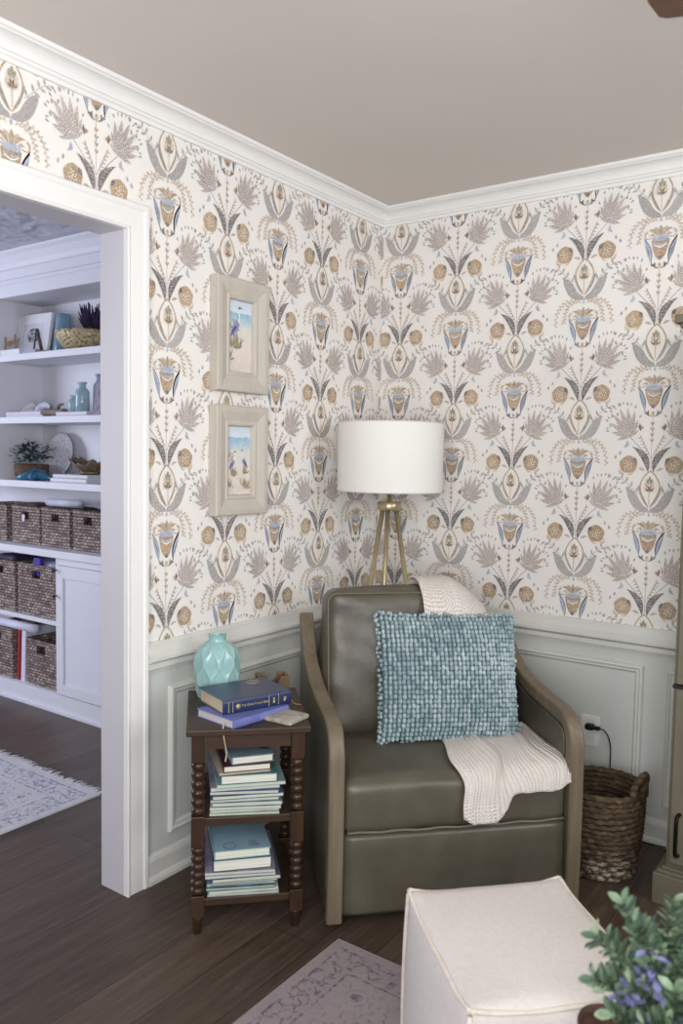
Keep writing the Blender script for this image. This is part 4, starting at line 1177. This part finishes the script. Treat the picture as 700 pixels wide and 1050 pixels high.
dr = lc('door', [((-1.698, FY-.014, .108), (-1.64, FY+.006, .789)), ((-1.13, FY-.014, .108), (-1.07, FY+.006, .789)), ((-1.64, FY-.014, .108), (-1.13, FY+.006, .165)), ((-1.64, FY-.014, .725), (-1.13, FY+.006, .789)), ((-1.64, FY-.004, .165), (-1.13, FY+.006, .725))])
for z_ in (.765, .63):
    mb = MB(); mb.at((-1.688+1.7, FY-.014+.15, z_), 0, PI/2); mb.lathe([(.004, 0), (.004, .012), (.009, .016), (.0095, .022), (.006, .026), (0, .027)], 14, cap=False); mb.build('knob', M((70, 66, 70), .35, metal=.8), dr)
lc('stile', [((-1.065, FY, .1), (BX1-.02, FY+.02, .79))])
# woven bins
def weave():
    t = NT('water_hyacinth'); v = t.coords((1, 1, 1))
    sp = t.n('ShaderNodeSeparateXYZ'); t.l(v, sp.inputs[0]); xy = t.math('ADD', sp.outputs[0], sp.outputs[1])
    cb = t.n('ShaderNodeCombineXYZ'); t.l(xy, cb.inputs[0]); t.l(sp.outputs[2], cb.inputs[1])
    b = t.n('ShaderNodeTexBrick', offset=.5)
    for k, x in (('Scale', 1.), ('Mortar Size', .0028), ('Mortar Smooth', .8), ('Brick Width', .03), ('Row Height', .016)): b.inputs[k].default_value = x
    b.inputs['Color1'].default_value = (*lin((196, 180, 170)), 1); b.inputs['Color2'].default_value = (*lin((136, 116, 108)), 1); b.inputs['Mortar'].default_value = (*lin((52, 42, 42)), 1)
    t.l(cb.outputs[0], b.inputs['Vector'])
    n = t.noise(v, 60, 4)
    t.col(t.mix(t.math('MULTIPLY', t.ramp(n, [(.45, 0.), (.62, 1.)]), .6), b.outputs['Color'], (72, 58, 54)))
    t.bump(t.math('SUBTRACT', 1., b.outputs['Fac']), .8, .006); return t.fin(.75, .3)
WV = weave(); WVD = M((60, 46, 42), .9)
def bin_(x0, x1, y0, y1, z0, h, label, group, hole_w=.07, hz=.055):
    o = empty('woven_bin', ((x0+x1)/2, (y0+y1)/2, z0), 0, label, 'basket', group)
    w, d = x1-x0, y1-y0; T = .012; mb = MB(); b = -d/2
    hw_ = hole_w/2; zt1 = h-.028; zt0 = zt1-.038
    # front wall around a hand hole
    mb.box((-w/2, b, 0), (w/2, b+T, zt0)); mb.box((-w/2, b, zt0), (-hw_, b+T, zt1)); mb.box((hw_, b, zt0), (w/2, b+T, zt1)); mb.box((-w/2, b, zt1), (w/2, b+T, h))
    mb.box((-w/2, -b-T, 0), (w/2, -b, h)); mb.box((-w/2, b+T, 0), (-w/2+T, -b-T, h)); mb.box((w/2-T, b+T, 0), (w/2, -b-T, h)); mb.box((-w/2+T, b+T, 0), (w/2-T, -b-T, T))
    mb.build('body', WV, o, bevel=.004)
    mb = MB(); q = w/2-.003; e = d/2-.003
    mb.tube([(-q, -e, h), (q, -e, h), (q, e, h), (-q, e, h)], .007, 7, closed=True); mb.build('rim', WV, o)
    mb = MB(); mb.tube([(-hw_, b-.001, zt0), (hw_, b-.001, zt0), (hw_, b-.001, zt1), (-hw_, b-.001, zt1)], .003, 6, closed=True); mb.build('handle_rim', WVD, o)
    return o
G1 = 'woven bins on the bookcase counter'; G2 = 'woven bins in the base cabinet cubbies'
cw = [(-2.51, -2.215, 'leftmost woven bin on the counter, cut by the photo edge'), (-2.19, -1.945, 'woven bin with a silver tag on the counter, second from left'), (-1.935, -1.725, 'woven bin with an empty hand hole on the counter'), (-1.71, -1.5, 'woven bin nearest the doorway jamb on the counter')]
cw = [(-2.50, -2.262), (-2.21, -1.945), (-1.93, -1.68), (-1.655, -1.40)]
lb = ['woven bin on the counter cut off by the left edge of the photo', 'woven bin with a small pale tag in its hand hole on the counter', 'woven bin on the counter between the tagged bin and the doorway bin', 'woven bin on the counter right beside the doorway jamb']
cnt = []
for (a, b), l_ in zip(cw, lb): cnt.append(bin_(a, b, -.385, -.185, .8685, .205, l_, G1, .055))
BINS = [(-2.42, -2.12, -.425, -.185, .4855, .275, 'upper cubby woven bin at the left photo edge'), (-2.095, -1.75, -.425, -.185, .4855, .275, 'upper cubby woven bin with purple item showing'),
        (-2.45, -2.15, -.425, -.185, .1005, .275, 'lower cubby woven bin at the left photo edge'), (-2.02, -1.745, -.425, -.185, .1005, .25, 'lower cubby woven bin beside the white folder')]
for a in BINS: bin_(a[0], a[1], a[2], a[3], a[4], a[5], a[6], G2, .065)
# contents and loose paper
def rnd(): return R.uniform(-1, 1)
def crumple(name, c, size, mat, label, cat, fr=14, amp=.35):
    mb = MB()
    def fn(p, u):
        k = 1+amp*noise.noise((p[0]*fr+c[0]*9, p[1]*fr, p[2]*fr)); return (p[0]*k, p[1]*k, p[2]*k)
    mb.rbox(size[0], size[1], size[2], min(size)*.3, 10, fn=fn, smooth=False); o = mb.build(name, mat); o.location = c; tag(o, label, cat); return o
crumple('plastic_bag', (-1.92, -.30, .735), (.26, .17, .10), M((176, 172, 200), .25, (140, 134, 176), 20, spec=.7), 'crumpled translucent plastic bag in the upper cubby bin', 'bag')
o = MB().box((-.03, -.012, -.05), (.03, .012, .05)).build('purple_box', M((72, 56, 168), .45), bevel=.003); o.location = (-1.94, -.396, .752); tag(o, 'bright purple box poking out of the upper cubby bin', 'box')
crumple('dark_cloth', (-2.27, -.30, .745), (.2, .17, .09), M((64, 58, 84), .6, (42, 38, 60), 20), 'dark purple crumpled fabric in the left upper cubby bin', 'cloth')
def roll(name, a, b, r, mat, label):
    mb = MB(); mb.tube([a, b], r, 20); o = mb.build(name, mat, loc=Vector(a).lerp(Vector(b), .5)); tag(o, label, 'paper roll'); return o
WPAP = M((222, 222, 236), .6, (206, 206, 224), 10)
roll('paper_roll', (-2.00, -.29, 1.100), (-1.70, -.30, 1.104), .022, WPAP, 'white paper roll lying on the counter bins')
mb = MB(); mb.grid(lambda u, v: (-1.66+.26*u, -.39+.18*v, 1.089+.016*sin(u*3)+.008*v), 10, 6); o = mb.build('paper_sheet', WPAP, loc=(-1.55, -.3, 1.09)); tag(o, 'curled white paper sheet on the bin beside the doorway', 'paper')
mb = MB(); mb.rbox(.16, .13, .016, .006, 6); o = mb.build('brown_bag', M((86, 66, 58), .8)); o.location = (-2.10, -.29, 1.0845); tag(o, 'flat brown folder on the tagged counter bin', 'folder')
mb = MB(); mb.add([(-.012, 0, -.02), (.012, -.002, -.02), (.015, 0, .012), (0, -.003, .02), (-.014, 0, .012)], [range(5)]); o = mb.build('bin_tag', M((214, 210, 220), .4)); o.location = (-2.08, -.396, 1.015); tag(o, 'small pale tag hanging in the counter bin hand hole', 'tag')
roll('paper_roll', (-2.34, -.40, .405), (-1.94, -.412, .41), .024, WPAP, 'white paper roll lying above the lower cubby bins')
mb = MB(); mb.box((-.007, -.1, 0), (.007, .1, .31)); o = mb.build('book', M((168, 48, 56), .5)); o.location = (-2.112, -.318, .1005); o.rotation_euler = (0, .06, 0); tag(o, 'thin red book standing in the lower cubby', 'book')
mb = MB(); mb.box((-.018, -.1, 0), (.018, .1, .30)); o = mb.build('binder', WPAP, bevel=.002); o.location = (-2.065, -.318, .1005); o.rotation_euler = (0, .05, 0); tag(o, 'white folder standing beside the lower cubby bin', 'binder')

# ---- ornaments, top shelf (z 1.905)
Z1, Z2, Z3 = 1.9055, 1.5675, 1.2225
def ywall(px): pass
PF = empty('photo_frame', (-2.09, -.335, Z1+.002), math.radians(3), 'white photo frame with oval black and white photo on top shelf', 'photo frame')
mb = MB(); Wf, Hf = .285, .235; mb.at((0, 0, 0), 0, math.radians(-10))
ov = 28
pts_o = [(-Wf/2, 0), (Wf/2, 0), (Wf/2, Hf), (-Wf/2, Hf)]
for (a, b) in (((-Wf/2, -.009, 0), (Wf/2, .009, .055)), ((-Wf/2, -.009, Hf-.055), (Wf/2, .009, Hf)), ((-Wf/2, -.009, .055), (-Wf/2+.05, .009, Hf-.055)), ((Wf/2-.05, -.009, .055), (Wf/2, .009, Hf-.055))): mb.box(a, b)
mb.build('frame', M((228, 228, 232), .5), PF)
mb = MB(); mb.at((0, 0, 0), 0, math.radians(-10)); mb.box((-.095, .0, .05), (.095, .006, Hf-.05)); mb.build('mat_board', M((216, 216, 224), .8), PF)
mb = MB(); mb.at((0, 0, 0), 0, math.radians(-10)); mb.add([(.056*cos(2*PI*i/28), -.0006, Hf/2+.042*sin(2*PI*i/28)) for i in range(28)], [range(28)])
t = NT('mono_photo'); n = t.noise(t.coords(), 50, 3); t.col(t.ramp(n, [(.4, (60, 62, 72)), (.6, (190, 192, 202))])); mb.build('photo', t.fin(.3, .5), PF)
# 'family' word block
FB = empty('word_block', (-2.14, -.415, Z1), 0, 'white block with a wooden cursive word family on the top shelf', 'sign')
MB().box((-.09, -.018, 0), (.09, .018, .03)).build('block', M((226, 226, 230), .5), FB, bevel=.002)
mb = MB()
word = {'f': [(0, .0), (.012, .012), (.014, .036), (.008, .04), (.006, .02), (.004, -.014), (.008, -.012), (.012, .004), (.018, .006)],
        'a': [(.03, .018), (.022, .02), (.018, .008), (.024, .0), (.03, .01), (.031, .02), (.031, .004), (.036, .002)],
        'm': [(.036, .002), (.039, .018), (.04, .0), (.045, .018), (.047, .0), (.052, .018), (.054, .003), (.059, .002)],
        'i': [(.059, .002), (.062, .017), (.063, .003), (.068, .004)], 'l': [(.068, .004), (.076, .03), (.073, .038), (.07, .02), (.073, .002), (.08, .006)],
        'y': [(.08, .018), (.082, .006), (.088, .006), (.093, .02), (.09, .0), (.084, -.018), (.08, -.01), (.09, .002), (.104, .014)]}
for ch in 'family':
    mb.tube(catmull([(x*1.45-.07, -.006, z_*1.3+.045+x*.2) for x, z_ in word[ch]], 5), .0024, 6)
mb.ball((.025, -.006, .085), .003)
mb.build('lettering', M((150, 112, 66), .5), FB)
# little dark easel-back frame beside, bluish glass vase, hammered bowl with lavender
o = MB().box((-.055, -.035, 0), (.055, .035, .018)).build('gray_book', M((168, 168, 184), .6)); o.location = (-1.955, -.40, Z1); tag(o, 'small grey book lying beside the word block', 'book')
mb = MB(); mb.tube([(-.03, 0, .0), (.0, 0, .11)], .005, 6); mb.tube([(.04, 0, 0), (0, 0, .11)], .009, 6); o = mb.build('wooden_wishbone', M((90, 74, 70), .6)); o.location = (-1.935, -.40, Z1+.0185); tag(o, 'small dark forked ornament leaning on the photo frame', 'ornament')
def glass_mat(c, name):
    t = NT(name); t.col(c); m = t.fin(.06, .6); t.b.inputs['Transmission Weight'].default_value = .5; t.b.inputs['IOR'].default_value = 1.45; return m
BGL = glass_mat((160, 198, 222), 'blue_glass'); AQ = glass_mat((196, 224, 232), 'aqua_glass')
mb = MB(); mb.lathe([(.0, 0), (.055, 0), (.06, .02), (.048, .1), (.04, .19), (.042, .22), (.039, .221), (.037, .19), (.045, .1), (.055, .02), (0, .008)], 28, cap=False); o = mb.build('glass_vase', BGL); o.location = (-1.885, -.27, Z1); tag(o, 'tall blue glass vase behind the white photo frame', 'vase')
mb = MB(); mb.lathe([(.0, .0), (.085, .0), (.122, .018), (.15, .06), (.158, .092), (.152, .094), (.142, .062), (.11, .028), (0, .016)], 44, cap=False, fn=lambda r, z_, a: r*(1+.02*sin(a*22)*sin(z_*190)))
t = NT('hammered_gold'); v = t.coords(); k = t.n('ShaderNodeTexVoronoi'); k.inputs['Scale'].default_value = 55; t.l(v, k.inputs['Vector']); t.col(t.ramp(k.outputs['Distance'], [(.1, (120, 104, 76)), (.6, (198, 182, 142))])); t.bump(k.outputs['Distance'], .8, .01)
o = mb.build('gold_bowl', t.fin(.5, .5, .25)); o.location = (-1.60, -.335, Z1); tag(o, 'hammered gold bowl on the top bookcase shelf', 'bowl')
mb = MB(); rl = random.Random(5)
for i in range(90):
    a = rl.uniform(0, 2*PI); q = rl.uniform(.0, .03); e = rl.uniform(.02, .075); h = rl.uniform(.11, .19)
    b = Vector((q*cos(a), q*sin(a), .03)); tp = Vector((e*cos(a), e*sin(a), .03+h))
    mb.tube([b, b.lerp(tp, .55)], .0014, 4, m=1); mb.tube([b.lerp(tp, .5), b.lerp(tp, .75), tp], [.003, .0052, .002], 6)
o = mb.build('lavender_bunch', [M((70, 54, 92), .9, (44, 34, 62), 60), M((84, 92, 80), .8)]); o.location = (-1.55, -.335, Z1+.017); tag(o, 'dark purple dried lavender bunch standing in the gold bowl', 'dried flowers')
mb = MB(); mb.lathe([(.0, 0), (.03, .0), (.036, .03), (.026, .07), (.034, .11), (.02, .15), (.006, .17), (0, .172)], 16, cap=False, fn=lambda r, z_, a: r*(1+.18*sin(a*3+z_*40))); o = mb.build('dark_figurine', M((84, 78, 92), .5, (58, 54, 68), 30)); o.location = (-2.20, -.26, Z1); tag(o, 'dark carved figurine at the left end of the top shelf', 'figurine')
# ---- second shelf (z 1.567)
mb = MB(); mb.box((-.17, -.06, 0), (.17, .06, .012)); mb.box((-.17, -.06, .012), (.17, -.053, .028)); mb.box((-.17, .053, .012), (.17, .06, .028)); mb.box((-.17, -.053, .012), (-.163, .053, .028)); mb.box((.163, -.053, .012), (.17, .053, .028))
o = mb.build('tray', M((214, 212, 222), .6), bevel=.002); o.location = (-2.03, -.36, Z2); tag(o, 'long low white tray holding shells on the second shelf', 'tray')
SHELL = M((178, 166, 164), .4, (116, 104, 110), 40); GEO = M((150, 170, 186), .3, (190, 196, 206), 30)
for (x, m_, l_) in ((-2.06, SHELL, 'brown ridged scallop shell standing on the white tray'), (-1.94, GEO, 'bluish agate slice standing on the white tray')):
    mb = MB(); n_ = 26; fr = [(.062*cos(PI*i/n_)*(1+.02*(i % 2)), .005+.062*sin(PI*i/n_)*(1+.04*(i % 2))) for i in range(n_+1)]
    mb.prism(fr, -.008, .008, 'y'); inn = [(.042*cos(PI*i/14), .006+.036*sin(PI*i/14)) for i in range(15)]; mb.prism(inn, -.012, -.008, 'y', m=1)
    o = mb.build('sea_shell' if m_ is SHELL else 'agate_slice', [m_, M((110, 100, 108), .4, (170, 164, 170), 60)]); o.location = (x, -.36, Z2+.0125); o.rotation_euler = (math.radians(-8), 0, .2); tag(o, l_, 'ornament')
mb = MB()
def dw(p, u): k = 1+.4*noise.noise((p[0]*22, p[1]*22, p[2]*22)); return (p[0], p[1]*k, p[2]*k)
mb.rbox(.19, .05, .036, .016, 10, fn=dw); mb.tube([(.03, 0, .01), (.06, -.01, .035), (.1, -.012, .04)], [.012, .009, .005], 7); mb.tube([(-.03, 0, .01), (-.02, .0, .04)], [.012, .004], 7)
o = mb.build('driftwood', wood((150, 134, 126), (98, 84, 80), 'x', .85, 40)); o.location = (-1.79, -.40, Z2+.022); tag(o, 'grey brown driftwood piece at the front of the second shelf', 'driftwood')
book((-1.585, -.36, Z2), 0, .25, .16, .02, M((224, 224, 232), .5), 'white book lying flat under the blue glass bottles', None, (226, 226, 226))
def bottle(x, y, z_, r, h, label):
    mb = MB(); nr_ = r*.5
    mb.lathe([(0, 0), (r*.9, 0), (r, r*.12), (r, h*.66), (r*.86, h*.74), (nr_, h*.82), (nr_, h*.93), (nr_*1.35, h*.95), (nr_*1.35, h), (nr_*.8, h), (nr_*.8, h*.8), (r*.82, h*.68), (r*.86, h*.06), (0, .004)], 24, cap=False)
    o = mb.build('glass_bottle', AQ); o.location = (x, y, z_); tag(o, label, 'bottle', 'aqua glass bottles on the second shelf'); return o
bottle(-1.625, -.40, Z2+.0205, .025, .085, 'smallest aqua glass bottle on the second shelf')
bottle(-1.555, -.395, Z2+.0205, .036, .15, 'wide medium blue glass bottle between the other two bottles')
bottle(-1.51, -.325, Z2+.0205, .031, .195, 'tallest thin necked aqua glass bottle at the back')
mb = MB(); mb.prism([(-.03, 0), (.03, 0), (.045, .06), (.04, .13), (.02, .19), (.004, .2), (-.008, .15), (-.022, .08)], -.006, .006, 'y'); mb.box((-.035, -.018, 0), (.035, .018, .02))
o = mb.build('wing_ornament', M((168, 164, 178), .8, (120, 114, 130), 40)); o.location = (-1.395, -.42, Z2+.0005); tag(o, 'grey carved wing ornament next to the doorway jamb on shelf', 'ornament')
# ---- third shelf (z 1.222)
GP = empty('potted_greenery', (-2.10, -.33, Z3), 0, 'green leafy plant in a brown wicker pot on third shelf', 'plant')
mb = MB(); mb.lathe([(0, 0), (.075, 0), (.09, .03), (.092, .085), (.086, .088), (.08, .06), (0, .055)], 30, cap=False, fn=lambda r, z_, a: r*(1+.03*sin(a*18)*sin(z_*260))); mb.build('pot', M((116, 88, 70), .8, (70, 52, 42), 60), GP)
mb = MB(); rg = random.Random(3)
for i in range(170):
    a = rg.uniform(0, 2*PI); e = rg.uniform(0, .12); zz = .07+rg.uniform(0, .12)*(1-e*3)+.03
    leaf3(mb, Vector((e*cos(a), e*.8*sin(a), zz)), Vector((cos(a)+rg.gauss(0, .5), sin(a)+rg.gauss(0, .5), rg.uniform(-.2, 1))), rg.uniform(.025, .045), .018, Vector((0, 0, 1)))
mb.build('foliage', M((66, 98, 92), .6, (40, 68, 66), 30), GP)
mb = MB()
mb.at((-1.995, -.215, Z3+.134), 0, math.radians(78))
mb.lathe([(0, .0), (.09, .002), (.118, .012), (.133, .018), (.131, .022), (.116, .017), (.088, .008), (0, .006)], 48, cap=False)
t = NT('patterned_plate'); v = t.coords(); k = t.n('ShaderNodeTexVoronoi'); k.inputs['Scale'].default_value = 60; t.l(v, k.inputs['Vector']); t.col(t.ramp(k.outputs['Distance'], [(.2, (146, 140, 150)), (.5, (186, 182, 190))])); t.bump(k.outputs['Distance'], .4, .004)
o = mb.build('decorative_plate', t.fin(.45, .5), loc=(-1.995, -.215, Z3)); tag(o, 'pale round beaded plate standing against the bookcase back', 'plate')
mb = MB()
for k in range(5):
    a = 2*PI*k/5+.3; mb.tube([(0, 0, .035), (.06*cos(a), .05*sin(a), .022+.02*(k == 1)), (.12*cos(a), .09*sin(a), .012)], [.03, .022, .006], 8)
mb.ball((0, 0, .036), (.035, .03, .03)); o = mb.build('glass_starfish', glass_mat((84, 156, 190), 'starfish_glass')); o.location = (-2.0, -.375, Z3); tag(o, 'blue glass starfish lying in front of the plate', 'ornament')
book((-1.625, -.35, Z3), 0, .30, .16, .022, M((226, 226, 232), .5), 'lower white book of the pair on the third shelf', None, (214, 214, 222))
book((-1.615, -.35, Z3+.0225), .02, .28, .155, .02, M((222, 222, 230), .5), 'upper white book of the pair under the shell bowl', None, (214, 214, 222))
mb = MB()
def shellb(u, v):
    a = -.2+u*(PI+.4); q = .03+.11*v; rip = 1+.06*sin(u*40)*v
    return (q*cos(a)*1.15*rip, -q*sin(a)*.6*rip+.02, .012+.07*v**1.6*(.55+.45*abs(cos(a)))+.008*sin(u*40)*v)
mb.grid(shellb, 60, 10); mb.grid(lambda u, v: (shellb(u, v)[0], .04-shellb(u, v)[1], shellb(u, v)[2]), 60, 10); mb.lathe([(0, .001), (.045, .0), (.06, .016), (0, .016)], 24, cap=False)
o = mb.build('shell_bowl', M((140, 118, 92), .45, (78, 64, 56), 30, .5, 50, metal=.3)); o.location = (-1.55, -.352, Z3+.043); o.modifiers.new('t', 'SOLIDIFY').thickness = .004; tag(o, 'bronze shell shaped bowl resting on the white books', 'bowl')

# ------------------------------------------------------------------ light
w = bpy.data.worlds.new('world'); sc.world = w; w.use_nodes = True
bg = w.node_tree.nodes['Background']; bg.inputs[0].default_value = (.93, .95, 1, 1); bg.inputs[1].default_value = .12
def area(name, loc, target, sx, sy, power, color):
    l = bpy.data.lights.new(name, 'AREA'); l.shape = 'RECTANGLE'; l.size = sx; l.size_y = sy; l.energy = power; l.color = color
    o = bpy.data.objects.new(name, l); COL.objects.link(o); o.location = loc
    o.rotation_euler = (Vector(target)-Vector(loc)).to_track_quat('-Z', 'Y').to_euler(); return o
area('window_light', (4.0, -1.45, 1.9), (0, -.7, 1.35), 1.5, 1.2, 44, (.97, .985, 1.))
area('bounce_light', (2.1, -3.5, 1.45), (1.2, -1.7, 2.44), 1.6, 1.6, 84, (.97, .98, 1.))  # added uplight behind the camera, brightens the ceiling; not a known lamp
area('window_light', (-4.3, -3.0, 1.6), (-1.6, -.3, 1.2), 1.8, 1.6, 88, (.78, .82, 1.))
sc.view_settings.view_transform = 'Standard'; sc.view_settings.look = 'None'
sc.view_settings.exposure = 0; sc.view_settings.gamma = 1
